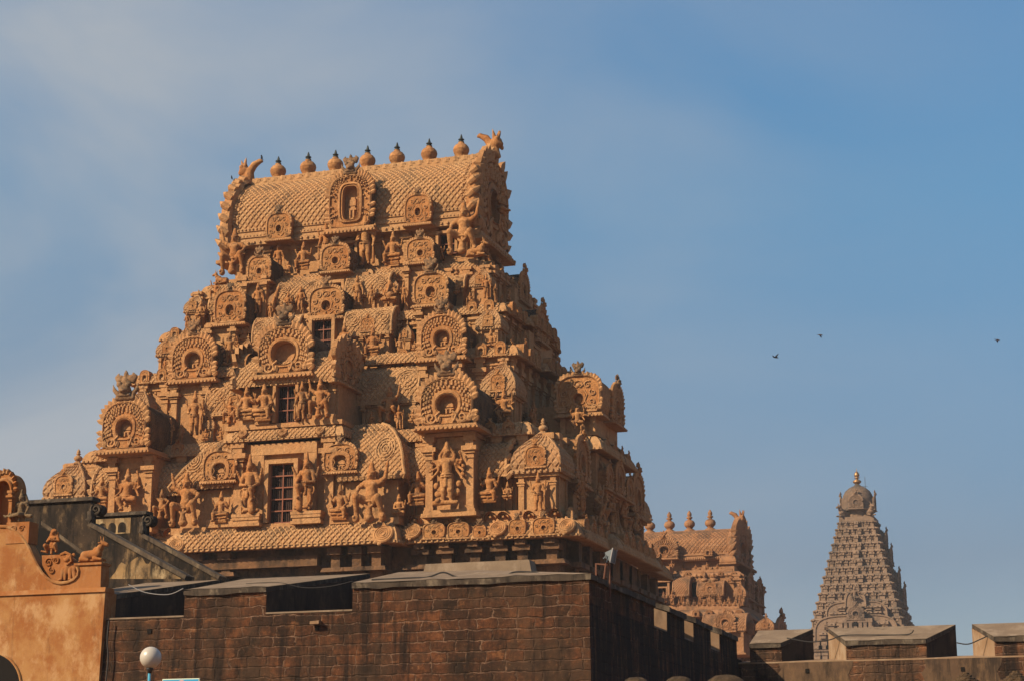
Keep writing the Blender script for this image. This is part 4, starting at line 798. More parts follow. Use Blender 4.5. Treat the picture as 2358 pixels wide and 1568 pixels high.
for y, z0, z1 in ((8.35, 38.0, 38.32), (8.5, 38.321, 38.55), (8.42, 38.55, 38.78), (8.56, 38.781, 39.0), (8.48, 39.0, 39.2)): band(mb, y, z0, z1, 0)
for y, z, n, r in ((8.32, 38.16, 40, .10), (8.42, 38.66, 70, .06), (8.46, 39.12, 64, .075)): beads(mb, [(-8.4+16.8*(i+.5)/n, y, z) for i in range(n)], r)
box(mb, -8.2, 8.2, YR-.75, YR+.75, 42.85, 43.3); box(mb, -8.2, 8.2, YR-.5, YR+.5, 43.301, 43.62)
beads(mb, [(-8.1+16.2*(i+.5)/46, YR-.8, 42.95) for i in range(46)], .09); petals_ = 26
for i in range(petals_): petal(mb, (-8+16*(i+.5)/petals_, 43.3), np.array((0, 1.)), .26, .42, YR-.74, .05)
for s in (-1, 1):
    for k, (dx, r) in enumerate(((.0, .10), (.28, .07))): beads(mb, [(s*(8.1-dx), y-.08, z+.03) for y, z in [tuple(prof_interp(prR)[0](np.array(t))[0]) for t in np.linspace(.1, 5.3, 26)]], r)
roof = mb.build('barrel_roof', M['stucco_tile'], tower, label='barrel roof with lozenge tiles')
G(750, 396, 863, 532, 7.75, 'C', 2.6, 357); G(612, 490, 671, 553, 7.9, 'B', 1.2, 471); G(930, 447, 993, 518, 7.9, 'B', 1.2, 430)
for s in (-1, 1):
    gable(tower, (s*8.85, YR, 37.2), 6.2, 6.4, 'A', .75, 0, s*R(90), pscale=1.25 if s > 0 else .6)
    # collar of curling flames around the end of the roof
    mb = MB(); pc = [(8.9, 37.0), (8.2, 38.0), (8.1, 39.4), (8.35, 40.7), (8.85, 41.8), (9.7, 42.8), (10.8, 43.45)]
    g, Ls = prof_interp(pc); ngrid(mb, [[(x, y+o, z) for y, z in pc] for x, o in ((s*8.15, .25), (s*8.3, -.1), (s*8.75, -.12), (s*9.0, .1))])
    for i in range(9):
        q, t = g(np.array(.25+i*(Ls-.5)/8)); p1 = (s*8.35, q[0]-.05, q[1]); p2 = (s*8.75, q[0]+t[0]*.25-.18, q[1]+t[1]*.3); p3 = (s*9.12, q[0]+t[0]*.6-.05, q[1]+t[1]*.62); tube(mb, [p1, p2, p3], [.24, .27, .06], 8)
    mb.build('flame_collar', M['stucco'], tower)
    link_mesh('ridge_beast', pose_mesh('ridge_beast', 'stucco'), tower, (s*8.65, YR, 43.25), 0, (s*1.9, 2.0, 2.05), 'horned beast with curling tail at the end of the roof ridge')
for i, (x, y) in enumerate([(640, 412), (709, 404), (772, 396), (846, 385), (914, 377), (988, 368), (1062, 359)]):
    u, _ = P(x, y, YR); pot = MB(); lathe(pot, [(.001, 0), (.5, 0), (.42, .12), (.4, .16), (.62, .35), (.73, .6), (.755, .74), (.765, .76), (.755, .79), (.70, 1.0), (.52, 1.2), (.3, 1.32), (.26, 1.38), (.3, 1.42), (.001, 1.43)], n=20)
    o = pot.build('ridge_pot', M['stucco'], tower, True); o.location = (u, YR, 43.58); o.scale = (random.uniform(.70, .74),)*2+(random.uniform(.74, .79),); t = MB(); lathe(t, [(.001, 0), (.3, 0), (.26, .1), (.16, .14), (.16, .2), (.29, .24), (.27, .3), (.12, .38), (.13, .46), (.05, .7), (.001, .75)], n=12)
    q = t.build('metal_tip', M['tipmetal'], o, True); q.location = (0, 0, 1.42)
# plinths
for x0, x1, yt, yb in ((537, 602, 1184, 1212), (673, 743, 1177, 1206)):
    u, w, za, zb = span(x0, yt, x1, yb, -.2); h = (zb-za)/4; mb = MB()
    for k, e in enumerate((0, .09, .03, .0)): box(mb, u-w/2+e, u+w/2-e, -.5+e, .7, za+h*k, za+h*(k+1)+(.0015 if k == 3 else 0))
    mb.build('plinth', M['stucco'], tower)
for x0, x1, yt, yb in ((478, 548, 1196, 1214), (762, 815, 1190, 1206), (590, 622, 968, 978)):
    u, w, za, zb = span(x0, yt, x1, yb, .1); mb = MB(); box(mb, u-w/2, u+w/2, -.1, .7, za, zb); mb.build('plinth', M['stucco'], tower)
# statues: pose, box in the picture, depth behind the porch front, mirrored
for a in [('squat', 505, 527, 577, 636, 7.5, 1), ('stand', 621, 560, 662, 628, 8.4, 0), ('seated', 664, 557, 735, 624, 8.0, 0), ('stand_four', 733, 511, 769, 600, 8.1, 1), ('stand_four', 819, 494, 864, 612, 7.9, 0), ('seated', 871, 534, 940, 612, 7.9, 0), ('squat', 1030, 465, 1108, 590, 7.4, 0),
          ('bull', 1075, 549, 1121, 592, 7.0, 0), ('bull', 489, 622, 530, 656, 6.4, 1),
          ('stand', 582, 652, 607, 722, 6.5, 0), ('peacock', 613, 660, 643, 733, 6.2, 0), ('lotus', 648, 672, 680, 712, 6.1, 0), ('stand', 684, 660, 702, 716, 6.2, 1), ('stand', 808, 634, 838, 704, 6.1, 0), ('stand', 844, 655, 867, 702, 6.0, 1), ('elephant_headed', 880, 646, 917, 703, 6.1, 0), ('stand', 922, 650, 937, 700, 6.3, 0),
          ('squat', 475, 645, 520, 690, 6.0, 1), ('lotus', 447, 692, 480, 736, 5.1, 0), ('stand_four', 1106, 630, 1134, 688, 6.2, 0), ('lotus', 1036, 645, 1066, 680, 6.4, 0),
          ('many_armed', 513, 764, 546, 842, 4.7, 0), ('stand', 772, 744, 815, 830, 4.3, 0), ('seated', 836, 754, 882, 821, 4.4, 0), ('stand_four', 911, 768, 932, 824, 4.8, 0), ('lotus', 1112, 758, 1150, 806, 4.7, 0),
          ('seated', 545, 888, 592, 968, -.1, 0), ('seated', 589, 880, 630, 970, -.1, 1), ('stand_four', 679, 876, 713, 966, -.15, 1), ('squat', 718, 870, 758, 965, -.15, 1), ('squat', 863, 888, 932, 975, 2.9, 0), ('stand_four', 430, 899, 468, 1002, 3.0, 0), ('squat', 512, 915, 550, 976, 1.2, 1), ('many_seated', 1136, 895, 1186, 970, 3.1, 0), ('lotus', 940, 940, 962, 975, 3.0, 0),
          ('guard', 540, 1045, 612, 1185, -.25, 0), ('guard', 673, 1039, 740, 1178, -.25, 1), ('seated', 480, 1130, 540, 1204, -.05, 0), ('seated', 756, 1113, 812, 1198, -.05, 1), ('squat', 388, 1087, 472, 1214, -.3, 1), ('squat', 813, 1062, 900, 1204, -.3, 0),
          ('many_armed', 980, 1016, 1079, 1164, .0, 0), ('many_seated', 258, 1078, 332, 1178, .0, 0), ('seated', 938, 1084, 988, 1164, .9, 0), ('seated', 1100, 1075, 1155, 1158, .9, 1), ('lotus', 1154, 1108, 1184, 1152, 1.0, 0), ('stand_four', 1206, 1086, 1273, 1176, .75, 0), ('squat', 353, 1125, 393, 1196, .6, 1), ('lotus', 902, 1134, 936, 1192, .4, 0), ('seated', 220, 1096, 250, 1168, .9, 0), ('many_seated', 1302, 930, 1358, 988, 7.5, 0)]:
    statue(*a[:6], bool(a[6]))
STAT_SIDE = [('squat', 16.9, 7.2, 18.3, 2.6), ('stand_four', 16.8, 10.6, 18.3, 2.7), ('guard', 16.9, 12.9, 18.3, 2.8), ('seated', 16.8, 16.2, 18.3, 2.2), ('many_armed', 16.9, 3.6, 18.3, 2.4), ('seated', 12.9, 7.2, 24, 2), ('stand', 13.0, 9, 24, 2.2), ('squat', 13, 14.6, 24, 2.2), ('stand_four', 12.1, 8, 29, 1.7), ('seated', 12, 14.3, 29, 1.5), ('stand', 10.9, 8.6, 32, 1.6), ('seated', 10.8, 13.2, 32, 1.4), ('seated', 8.8, 10.4, 35.9, 1.5), ('seated', 8.8, 12.8, 35.9, 1.5), ('lotus', 9.35, 11.6, 39.3, 2.2)]
for kd, u, v, z, h in STAT_SIDE: link_mesh('statue', pose_mesh(kd), tower, (u, v, z), R(90), (h, h, h), STL.get(kd))
used = [(o.location.x, o.location.z) for o in D.objects if o.name.startswith('statue')]; rs = random.Random(11)
def attendants(u0, u1, v, z, hh, gap):
    x = u0
    while x < u1:
        x += gap*rs.uniform(.75, 1.25); h = hh*rs.uniform(.8, 1.15)
        if x < u1 and not any(abs(x-a) < .62 and abs(z-b) < 2 for a, b in used):
            k = rs.choice(['stand', 'stand_four', 'lotus', 'seated', 'stand', 'squat']); hk = h*(.72 if k in ('lotus', 'seated', 'squat') else 1); link_mesh('attendant_figure', pose_mesh(k), tower, (x, v+rs.uniform(-.1, .15), z), rs.uniform(-.3, .3), (hk*rs.choice((-1, 1)), hk, hk))
for a in ((7.3, 8.6, 1.7, 18.5, 1.7, .75), (11.7, 13.6, 1.5, 18.5, 1.7, .75), (-13.4, -11.8, 1.5, 18.5, 1.6, .8), (-8.6, -7.2, 1.5, 18.5, 1.6, .75), (3.7, 12.8, 2.6, 23.9, 1.45, .85), (-12.6, -3.9, 2.6, 23.9, 1.45, .9), (2.8, 11.5, 4.7, 29.02, 1.2, .8), (-11.5, -2.8, 4.7, 29.02, 1.2, .8), (2.3, 10.6, 6.1, 32.02, 1.15, .75), (-10.6, -2.3, 6.1, 32.02, 1.15, .75), (-8, 8, 8.0, 35.62, 1.3, 1.1)): attendants(*a)
for v in np.arange(6, 18, 1.25):
    for u, z, hh in ((13.3, 23.85, 1.6), (11.95, 29.02, 1.3), (10.85, 32.02, 1.2)):
        if 9.6 < v < 13.8: continue
        k = rs.choice(['stand', 'seated', 'lotus', 'stand_four']); q = hh*(.75 if k in ('seated', 'lotus') else 1); link_mesh('attendant_figure', pose_mesh(k), tower, (u+.05, v, z), R(90), (q, q, q))

# ------------------------------------------------------------------ ground and the ramparts of the fort
mb = MB(); box(mb, -1200, 1200, -1150, 1200, -.8, 0)
M['ground'] = plaster('dry_earth', (.23, .12, .06), (.18, .09, .045), (.27, .16, .09), (.10, .06, .035), .4, .3)
tag(mb.build('ground', M['ground']), kind='structure')
def PW(x, y, Y): p = ray_at(x, y, Y); return p[0], p[2]
YB, YR2 = 45.0, 62.8
cx = PW(1357, 1400, YB)[0]; zTop = PW(1100, 1331, YB)[1]; zSill = PW(560, 1415, YB)[1]
def merlon(parent, outer, inner, zs, zf, zb, body, cl, cr, edge=.125, ov=.07):
    """Battlement block on plan paths outer/inner, its plastered top rising inwards, with splayed cheeks."""
    def sub(p, cnt): return [tuple(np.array(p[i])+(np.array(p[i+1])-np.array(p[i]))*k/cnt[i]) for i in range(len(p)-1) for k in range(cnt[i])]+[tuple(p[-1])]
    cnt = [max(1, int(math.hypot(outer[i+1][0]-outer[i][0], outer[i+1][1]-outer[i][1])/.35)) for i in range(len(outer)-1)]
    mb = MB(); O, I = sub(outer, cnt), sub(inner, cnt); n = len(O); jz = [random.gauss(0, .014) for _ in O]; jo = [random.gauss(0, .016) for _ in O]; je = [random.gauss(0, .02) for _ in O]
    V = [(*p, zs) for p in O]+[(*p, zf-edge) for p in O]+[(*p, zs) for p in I]+[(*p, zb-edge) for p in I]; F = []
    for i in range(n-1): F += [[i, i+1, n+i+1, n+i], [2*n+i+1, 2*n+i, 3*n+i, 3*n+i+1], [n+i, n+i+1, 3*n+i+1, 3*n+i]]
    F += [[0, n, 3*n, 2*n], [n-1, 3*n-1, 4*n-1, 2*n-1]]; mb.add(V, F); o = mb.build('merlon', body, parent, uv=True)
    mm = sweep(MB(), O, [(0, 0), (1, 0)]); Ov = [tuple(a+m*(ov+j)) for (a, m), j in zip(mm, jo)]; mi = sweep(MB(), I, [(0, 0), (1, 0)]); Iv = [tuple(a-m*ov) for a, m in mi]
    c = MB(); V = [(*p, zf-edge+.002-abs(j)) for p, j in zip(Ov, je)]+[(*p, zf+j) for p, j in zip(Ov, jz)]+[(*p, zb-edge+.002) for p in Iv]+[(*p, zb) for p in Iv]; F = []
    for i in range(n-1): F += [[i, i+1, n+i+1, n+i], [2*n+i+1, 2*n+i, 3*n+i, 3*n+i+1], [2*n+i, 2*n+i+1, i+1, i]]
    F += [[0, n, 3*n, 2*n], [n-1, 3*n-1, 4*n-1, 2*n-1]]; c.add(V, F); c.build('coping', M['coping_edge'], o)
    t = MB(); q = [((a[0]*.985+b[0]*.015), (a[1]*.985+b[1]*.015)) for a, b in zip(Ov, Iv)]
    t.add([(*p, zf+.015*(zb-zf)+.006+max(j, -.004)) for p, j in zip(q, jz)]+[(*p, zb+.006) for p in Iv], [[i, i+1, n+i+1, n+i] for i in range(n-1)]); t.build('top_plaster', M['coping'], o)
    for e, mat in ((0, cl), (-1, cr)):
        if mat is None: continue
        a, b = np.array(O[e]), np.array(I[e]); d = (b-a)/np.linalg.norm(b-a); nn = np.array((d[1], -d[0]))*(-1 if e == 0 else 1)*.004; a2 = a+nn+d*.01; b2 = b+nn; k = MB()
        k.add([(*a2, zs+.002), (*b2, zs+.002), (*b2, zb-edge-.01), (*a2, zf-edge-.01)], [[0, 1, 2, 3]]); k.build('cheek_plaster', M[mat], o)
    return o
bastion = thing('bastion_wall', 'dark red-brown laterite block bastion with battlements in front of the tower, its corner facing right', 'fort wall', (0, 0, 0))
xg = PW(242, 1400, YB)[0]; X_ = lambda x: PW(x, 1380, YB)[0]
DP = 5.0
mb = MB(); V = [(xg-6, YB-.12, 0), (cx+.12, YB-.12, 0), (cx+.12, YR2+.5, 0), (cx-DP, YR2+.5, 0), (cx-DP, YB+DP, 0), (xg-6, YB+DP, 0)]
T_ = [(xg-6, YB, zSill), (cx, YB, zSill), (cx, YR2+.5, zSill), (cx-DP, YR2+.5, zSill), (cx-DP, YB+DP, zSill), (xg-6, YB+DP, zSill)]
mb.add(V+T_, [[0, 1, 7, 6], [3, 4, 10, 9], [4, 5, 11, 10], [5, 0, 6, 11], [6, 7, 10, 11], [7, 8, 9, 10]]); mb.build('wall_face', M['laterite'], bastion, uv=True)
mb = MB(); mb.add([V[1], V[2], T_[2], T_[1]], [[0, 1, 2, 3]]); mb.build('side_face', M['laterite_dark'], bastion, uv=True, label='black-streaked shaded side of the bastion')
mb = MB(); box(mb, X_(243)-.9, X_(425)+.0, YB-.015, YB+DP-.01, zSill+.002, zSill+.045); box(mb, X_(613), X_(812), YB-.015, YB+DP-.01, zSill+.002, zSill+.045); box(mb, cx-DP, cx-.015, YB+DP+.01, YR2-.5, zSill+.004, zSill+.05); mb.build('sill', M['coping'], bastion)
SP = .77; zB = zTop+.92; z0 = zSill
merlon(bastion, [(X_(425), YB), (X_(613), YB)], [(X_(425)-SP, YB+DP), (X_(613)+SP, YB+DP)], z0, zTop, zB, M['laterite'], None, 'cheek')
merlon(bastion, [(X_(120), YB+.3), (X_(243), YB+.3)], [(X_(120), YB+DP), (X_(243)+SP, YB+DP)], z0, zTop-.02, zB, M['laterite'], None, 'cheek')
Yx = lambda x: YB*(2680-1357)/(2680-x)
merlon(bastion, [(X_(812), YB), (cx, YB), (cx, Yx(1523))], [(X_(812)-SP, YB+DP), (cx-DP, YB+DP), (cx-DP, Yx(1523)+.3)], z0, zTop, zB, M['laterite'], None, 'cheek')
for a, b in ((1556, 1599), (1622, 1664), (1686, 1728)):
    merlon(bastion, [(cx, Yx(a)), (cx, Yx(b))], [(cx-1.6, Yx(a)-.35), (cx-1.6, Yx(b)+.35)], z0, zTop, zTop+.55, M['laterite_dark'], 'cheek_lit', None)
mb = MB(); xa, xb = PW(985, 1330, YB+DP)[0], PW(1238, 1330, YB+DP)[0]; box(mb, xa, xb, YB+DP-.5, YB+DP+.1, zB-.3, zB+.13, .1, .05); mb.build('parapet_kerb', M['coping'], bastion)
# weep holes and spout
def hole(parent, x0, x1, y0, y1, Y, name='drain_hole'):
    a, za = PW(x0, y1, Y); b, zb = PW(x1, y0, Y); mb = MB(); box(mb, a, b, Y-.035, Y+.1, za, zb); return mb.build(name, M['void'], parent)  # wall is uncut: a black box paints the shade in the hole
hole(bastion, 340, 350, 1447, 1458, YB); hole(bastion, 726, 736, 1440, 1451, YB)
mb = MB(); a, za = PW(721, 1440, YB); b, zb = PW(741, 1429, YB); mb.add([(a, YB-.22, za+.02), (b, YB-.20, za+.03), (b, YB-.19, zb), (a, YB-.21, zb-.02), (a, YB, za+.02), (b, YB, za+.03), (b, YB, zb), (a, YB, zb-.02)], [[0, 1, 2, 3], [0, 4, 5, 1], [3, 2, 6, 7], [0, 3, 7, 4], [1, 5, 6, 2]]); mb.build('spout', M['cheek_lit'], bastion, label='small cream board over a drain hole')
rampart = thing('rampart_wall', 'sunlit brown laterite rampart with splayed battlements at the right, below the far spire', 'fort wall', (0, 0, 0))
XR = lambda x: PW(x, 1500, YR2)[0]; zT2 = PW(2040, 1474, YR2)[1]; zS2 = PW(1870, 1521, YR2)[1]; xe = XR(2760)
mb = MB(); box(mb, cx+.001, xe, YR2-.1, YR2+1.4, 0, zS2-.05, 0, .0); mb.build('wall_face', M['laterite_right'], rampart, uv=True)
for a, b in ((1801, 1950), (2135, 2292)):
    A, B = XR(a), XR(b); zt = zS2-.04; L_ = [(A+.10*math.sin(i*2.1)-.12, zt-i*.22) for i in range(14)]; R_ = [(B+.10*math.sin(i*1.7+1)+.12, zt-i*.22) for i in range(14)]
    mb = MB(); ngrid(mb, [[(l[0], YR2-.112, l[1]), (r[0], YR2-.112, r[1])] for l, r in zip(L_, R_)]); mb.build('old_render', M['tan_render'], rampart)
mb = MB(); mb.add([(cx, YR2-.1, zS2-.05), (xe, YR2-.1, zS2-.05), (xe, YR2-.1, zS2), (cx, YR2-.1, zS2), (xe, YR2+1.4, zS2+.16), (cx, YR2+1.4, zS2+.16), (xe, YR2+1.4, zS2-.05), (cx, YR2+1.4, zS2-.05)], [[0, 1, 2, 3], [3, 2, 4, 5], [4, 6, 7, 5]]); mb.build('sill', M['cheek_lit'], rampart)
for a, b, l, r in ((1728, 1801, 0, 1), (1950, 2135, 1, 1), (2292, 2500, 1, 1)):
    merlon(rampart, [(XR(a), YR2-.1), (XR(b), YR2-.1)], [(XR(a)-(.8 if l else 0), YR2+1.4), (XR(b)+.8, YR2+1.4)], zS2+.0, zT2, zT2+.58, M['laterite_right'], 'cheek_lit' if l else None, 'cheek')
hole(rampart, 1855, 1863, 1539, 1549, YR2-.1); hole(rampart, 2213, 2221, 1535, 1545, YR2-.1)

# ------------------------------------------------------------------ ochre gate wall with its scrolled end
YG = 44.86
gate = thing('gate_wall', 'sunlit ochre limewashed gate wall with a scrolled gable end at the lower left', 'gate wall', (0, 0, 0))
g3 = lambda zx, zy: (zx*.23084, 1045.8+zy*.23084)
def GP(zx, zy, Y=YG): return PW(*g3(zx, zy), Y)
xl = PW(-420, 1400, YG)[0]; xr = PW(242, 1366, YG)[0]; xr0 = PW(228, 1568, YG)[0]; zl = GP(500, 1392)[1]
mb = MB(); hz = 6.2; mb.add([(xl, YG, 0), (xr0-.12, YG, 0), (xr, YG, zl), (xl, YG, zl), (xl, YG+.6, 0), (xr0-.12, YG+.6, 0), (xr, YG+.6, zl), (xl, YG+.6, zl)], [[0, 1, 2, 3], [1, 5, 6, 2], [3, 2, 6, 7]]); mb.build('wall_face', M['ochre'], gate)
mb = MB(); zb0, zb1 = GP(500, 1392)[1], GP(500, 1345)[1]; box(mb, xl, xr+.02, YG-.05, YG+.46, zb0+.002, zb1, .0, .03); mb.build('ledge', M['orange'], gate)
crv = [(-160, 1372), (-160, 1000), (-110, 850), (-60, 760), (0, 718), (60, 718), (130, 745), (205, 805), (262, 880), (300, 950), (335, 1030), (372, 1105), (420, 1180), (470, 1232), (530, 1268), (600, 1284), (680, 1274), (740, 1246), (778, 1205), (786, 1160), (772, 1120), (752, 1098), (1010, 1098), (1000, 1345), (1000, 1372)]
crv = crv[:]; pts = [GP(*p) for p in crv]; pts = [(x, z) for x, z in pts]; zz = zb1+.002; pts = [(x, max(z, zz)) for x, z in pts]; iR = 22
mb = MB(); prism(mb, pts[:13]+[(pts[12][0], zz)], YG, YG+.42); mb.build('scroll_wall', M['ochre'], gate)
mb = MB(); prism(mb, [(pts[12][0]+.002, zz), *[(x+.002, z) for x, z in pts[12:22]], (pts[22][0], pts[22][1]), (pts[23][0], zz)], YG, YG+.42); mb.build('scroll_wall', M['orange'], gate)
mb = MB(); rail = pts[4:21]; tube(mb, [(x, YG-.01, z) for x, z in rail], .045, 6); mb.build('scroll_moulding', M['ochre'], gate)
mb = MB(); xa, z1 = GP(745, 1108); xb, z2 = GP(1022, 1072); box(mb, xa, xb, YG-.05, YG+.47, z1, z2); mb.build('block_cap', M['orange'], gate)
# relief panel with a lion between scrolls
mb = MB(); prism(mb, [GP(*p) for p in [(395, 1000), (640, 990), (700, 1040), (725, 1090), (785, 1140), (780, 1200), (735, 1245), (680, 1272), (600, 1282), (530, 1266), (470, 1230), (420, 1178), (400, 1110)]], YG+.11, YG+.36); o = mb.build('relief_panel', M['orange'], gate)
mb = MB(); q = lambda zx, zy, y=.02: (GP(zx, zy)[0], YG+y, GP(zx, zy)[1]); sc = .0102*1.0
for (c_, r_, tr, fl, st) in (((470, 1070), 55, 1.5, 1, .6), ((545, 1055), 42, 1.3, -1, 0), ((735, 1160), 52, 1.7, 1, 1.2), ((500, 1150), 40, 1.3, 1, 2)): p = GP(*c_); spiral(mb, p, r_*.00226*1.05, tr, .032, fl, st, 20, YG+.09)
tube(mb, [q(600, 1000), q(650, 975), q(700, 1000), q(710, 1060), q(660, 1100)], .04, 6); mb.build('scrollwork', M['orange'], gate)
s_ = .00226
lion = [C((0, 0, .25), (.05, -.02, .42), .12, .13), El((.05, -.09, .56), (.13, .1, .12)), El((.05, -.17, .53), (.07, .06, .055)), El((-.02, -.16, .62), (.03, .03, .03)), El((.12, -.16, .62), (.03, .03, .03)), El((-.07, -.02, .66), (.05, .04, .06)), El((.17, -.02, .66), (.05, .04, .06)), C((-.08, -.06, .3), (-.12, -.08, .04), .065, .045), C((.12, -.06, .3), (.13, -.08, .04), .065, .05), C((-.03, -.06, .25), (-.02, -.06, .03), .05, .04), El((-.14, -.1, .02), (.06, .06, .03)), El((.14, -.1, .02), (.06, .06, .03)), C((.2, -.02, .3), (.24, -.04, .06), .08, .05), C((.1, 0, .36), (.22, -.02, .3), .1, .09)]
POSE['lion'] = lion; h = GP(640, 1000)[1]-GP(640, 1262)[1]; x, z = GP(640, 1255); link_mesh('lion_relief', pose_mesh('lion', 'orange'), gate, (x, YG+.12, z), 0, (h*1.1, h*.8, h*1.05))
ph = np.linspace(0, math.pi, 19); ax_, az_ = PW(-30, 1585, YG); rA = PW(47, 1580, YG)[0]-ax_
arc = [(ax_+rA*math.cos(t), az_+rA*.92*math.sin(t)) for t in ph]; mb = MB(); prism(mb, arc+[(ax_-rA, az_-1.6), (ax_+rA, az_-1.6)], YG-.03, YG+.02); mb.build('arched_doorway', M['void'], gate)  # flat black panel paints the shade under the arch, no recess behind
mb = MB(); tube(mb, [(ax_+(rA+.03)*math.cos(t), YG-.02, az_+(rA*.92+.03)*math.sin(t)) for t in ph], .035, 6); mb.build('arch_rim', M['ochre'], gate)
# pedestal and the figures standing on the gate wall
mb = MB(); xa, z1 = GP(62, 800); xb, z2 = GP(298, 668); zb_ = GP(200, 880)[1]; box(mb, xa, xb, YG-.02, YG+.44, z1-.25, z2); xc, zc = GP(180, 780)
for s in (-1, 1): spiral(mb, (xc+s*.12, GP(180, 740)[1]), .09, 1.5, .022, s, .5, 16, YG-.03)
mb.build('pedestal', M['orange'], gate)
POSE['woman'] = fig([(-1, (-.16, -.02, .31), (-.23, -.12, .17)), (1, (.19, .02, .30), (.15, -.03, .14))], [(-1, (-.22, -.1, .11), (-.36, -.12, .06), (-.42, -.12, .1)), (1, (.05, -.2, .1), (-.18, -.2, .06), (-.26, -.2, .06))], .12, female=True, crown=.22, extra=[C((.05, .06, .62), (.14, .05, .42), .05, .05), C((.15, -.02, .08), (.3, -.02, .07), .05, .05)])
POSE['crouched'] = fig([(-1, (-.17, -.04, .33), (-.03, -.15, .37)), (1, (.18, -.04, .33), (.06, -.14, .34))], [(-1, (-.16, -.16, .2), (-.14, -.06, .03), (-.3, -.1, .06)), (1, (.15, -.17, .22), (.16, -.08, .03))], .15, belly=.01, crown=.05, extra=[El((-.02, .02, .58), (.1, .06, .1)), El((.09, .03, .5), (.05, .05, .09)), El((-.1, .03, .5), (.05, .05, .09))])
def free(kind, name, label, cat, z3, Y, mat, flip=False, group=None):
    x0, y0 = g3(z3[0], z3[1]); x1, y1 = g3(z3[2], z3[3]); a, za = PW((x0+x1)/2, y1, Y); zb = PW((x0+x1)/2, y0, Y)[1]; h = zb-za
    return tag(link_mesh(name, pose_mesh(kind, mat), None, (a, Y, za-.01), 0, (-h if flip else h, h, h)), label, cat, group)
free('woman', 'seated_statue', 'grey-green statue of a crowned woman sitting sideways on the gate wall', 'statue', (80, 345, 330, 672), YG+.2, 'statue_grey')
free('crouched', 'crouching_statue', 'orange statue of a crouching curly-haired figure above the lion scroll', 'statue', (400, 735, 655, 998), YG+.24, 'orange')
free('bull', 'bull_statue', 'orange statue of a reclining bull on the end block of the gate wall', 'statue', (790, 815, 1060, 1074), YG+.2, 'orange')
nk = thing('niche_shrine', 'ochre arched niche shrine on the gate wall, cut by the left edge', 'shrine', (*[GP(-10, 700)[0]], YG+.12, GP(-10, 705)[1]))
mb = MB(); wN = (GP(105, 400)[0]-GP(-130, 400)[0]); hN = GP(0, 170)[1]-GP(0, 705)[1]; ph = np.linspace(0, math.pi, 19); rx = wN/2; hs = hN*.62
outl = [(rx, 0), (rx, hs)]+[(rx*1.0*math.cos(a), hs+(hN-hs)*math.sin(a)) for a in ph[1:-1]]+[(-rx, hs), (-rx, 0)]
inn = [(rx*.55, 0), (rx*.55, hs)]+[(rx*.55*math.cos(a), hs+(hN-hs)*.62*math.sin(a)) for a in ph[1:-1]]+[(-rx*.55, hs), (-rx*.55, 0)]
ngrid(mb, [[(x, y, z) for x, z in o_] for o_, y in ((outl, .55), (outl, 0), (inn, -.0), (inn, .25))]); mb.add([(x, .25, z) for x, z in inn], [list(range(len(inn)))]); mb.add([(x, .55, z) for x, z in outl], [list(range(len(outl)))])
mb.build('arched_wall', M['orange'], nk); mb = MB()
for s in (-1, 1): pilaster(mb, s*rx*.76, -.0, .0, hs*1.02, rx*.26, .08)
box(mb, -rx*1.1, rx*1.1, -.1, .62, -.12, 0); mb.build('pilaster', M['orange'], nk); mb = MB()
for t in np.linspace(.12, math.pi-.12, 11): petal(mb, (rx*.98*math.cos(t), hs+(hN-hs)*math.sin(t)), np.array((math.cos(t), math.sin(t))), .10, .12, -.01, .05)
tube(mb, [(x*1.45*.9, -.03, z) for x, z in inn[1:-1]], .045, 6); mb.build('arch_moulding', M['ochre'], nk)

# ------------------------------------------------------------------ stair parapets behind the bastion
def parapet(name, label, Y, top, slope, base_y, x_left, yl, mat, scroll, th=.35):
    t = thing(name, label, 'stair parapet', (PW(top[0], base_y, Y)[0], Y, zSill)); ox, oz = t.location.x, zSill
    q = lambda x, y: (PW(x, y, Y)[0]-ox, PW(x, y, Y)[1]-oz); mb = MB(); zb = -.4
    A, B, S0, S1 = q(x_left, yl), q(*top), q(*slope[0]), q(*slope[1])
    prism(mb, [(A[0], zb), (A[0], A[1]), (B[0], B[1]), (B[0], S0[1]), S0, S1, (S1[0], zb)], 0, th); mb.build('wall', M[mat], t)
    c = MB(); box(c, A[0], B[0]+.08, -.09, th+.09, B[1]+.002, B[1]+.12, 0, .03); c.build('coping', M['coping_edge'], t)
    c = MB(); d = np.array(S1)-np.array(S0); L = np.linalg.norm(d); d /= L; n = np.array((-d[1], d[0])); n = n if n[1] > 0 else -n; a, b = np.array(S0)+n*.003, np.array(S1)+n*.003
    prism(c, [tuple(a), tuple(a+n*.13), tuple(b+n*.13), tuple(b)], -.1, th+.1); c.build('sloping_rail', M['rail'], t)
    c = MB(); p = q(*scroll); r = abs(q(scroll[0]+12, scroll[1])[0]-p[0]); spiral(c, p, r, 1.7, .05, 1, 2.2, 24, .0); lathe_pts = [(p[0]-r*.9, th*.5-.2, p[1]-r*.3), (p[0]-r*.7, th*.5-.2, p[1]-r*1.6), (S0[0], th*.5-.2, S0[1]+.12)]; tube(c, lathe_pts, [.11, .12, .13], 7)
    o = MB(); ph = np.linspace(0, 2*math.pi, 18, endpoint=False); prism(o, [(p[0]+r*math.cos(a), p[1]+r*math.sin(a)) for a in ph], .03, th); o.build('scroll_end', M['mould'], t); c.build('scroll', M['coping_edge'], t); return t, q
t1, q1 = parapet('stair_parapet', 'mould-blackened stair parapet wall directly behind the gate wall, the longer and nearer one', 51.5, (210, 1152), ((205, 1210), (428, 1334)), 1345, -60, 1163, 'mould', (221, 1172))
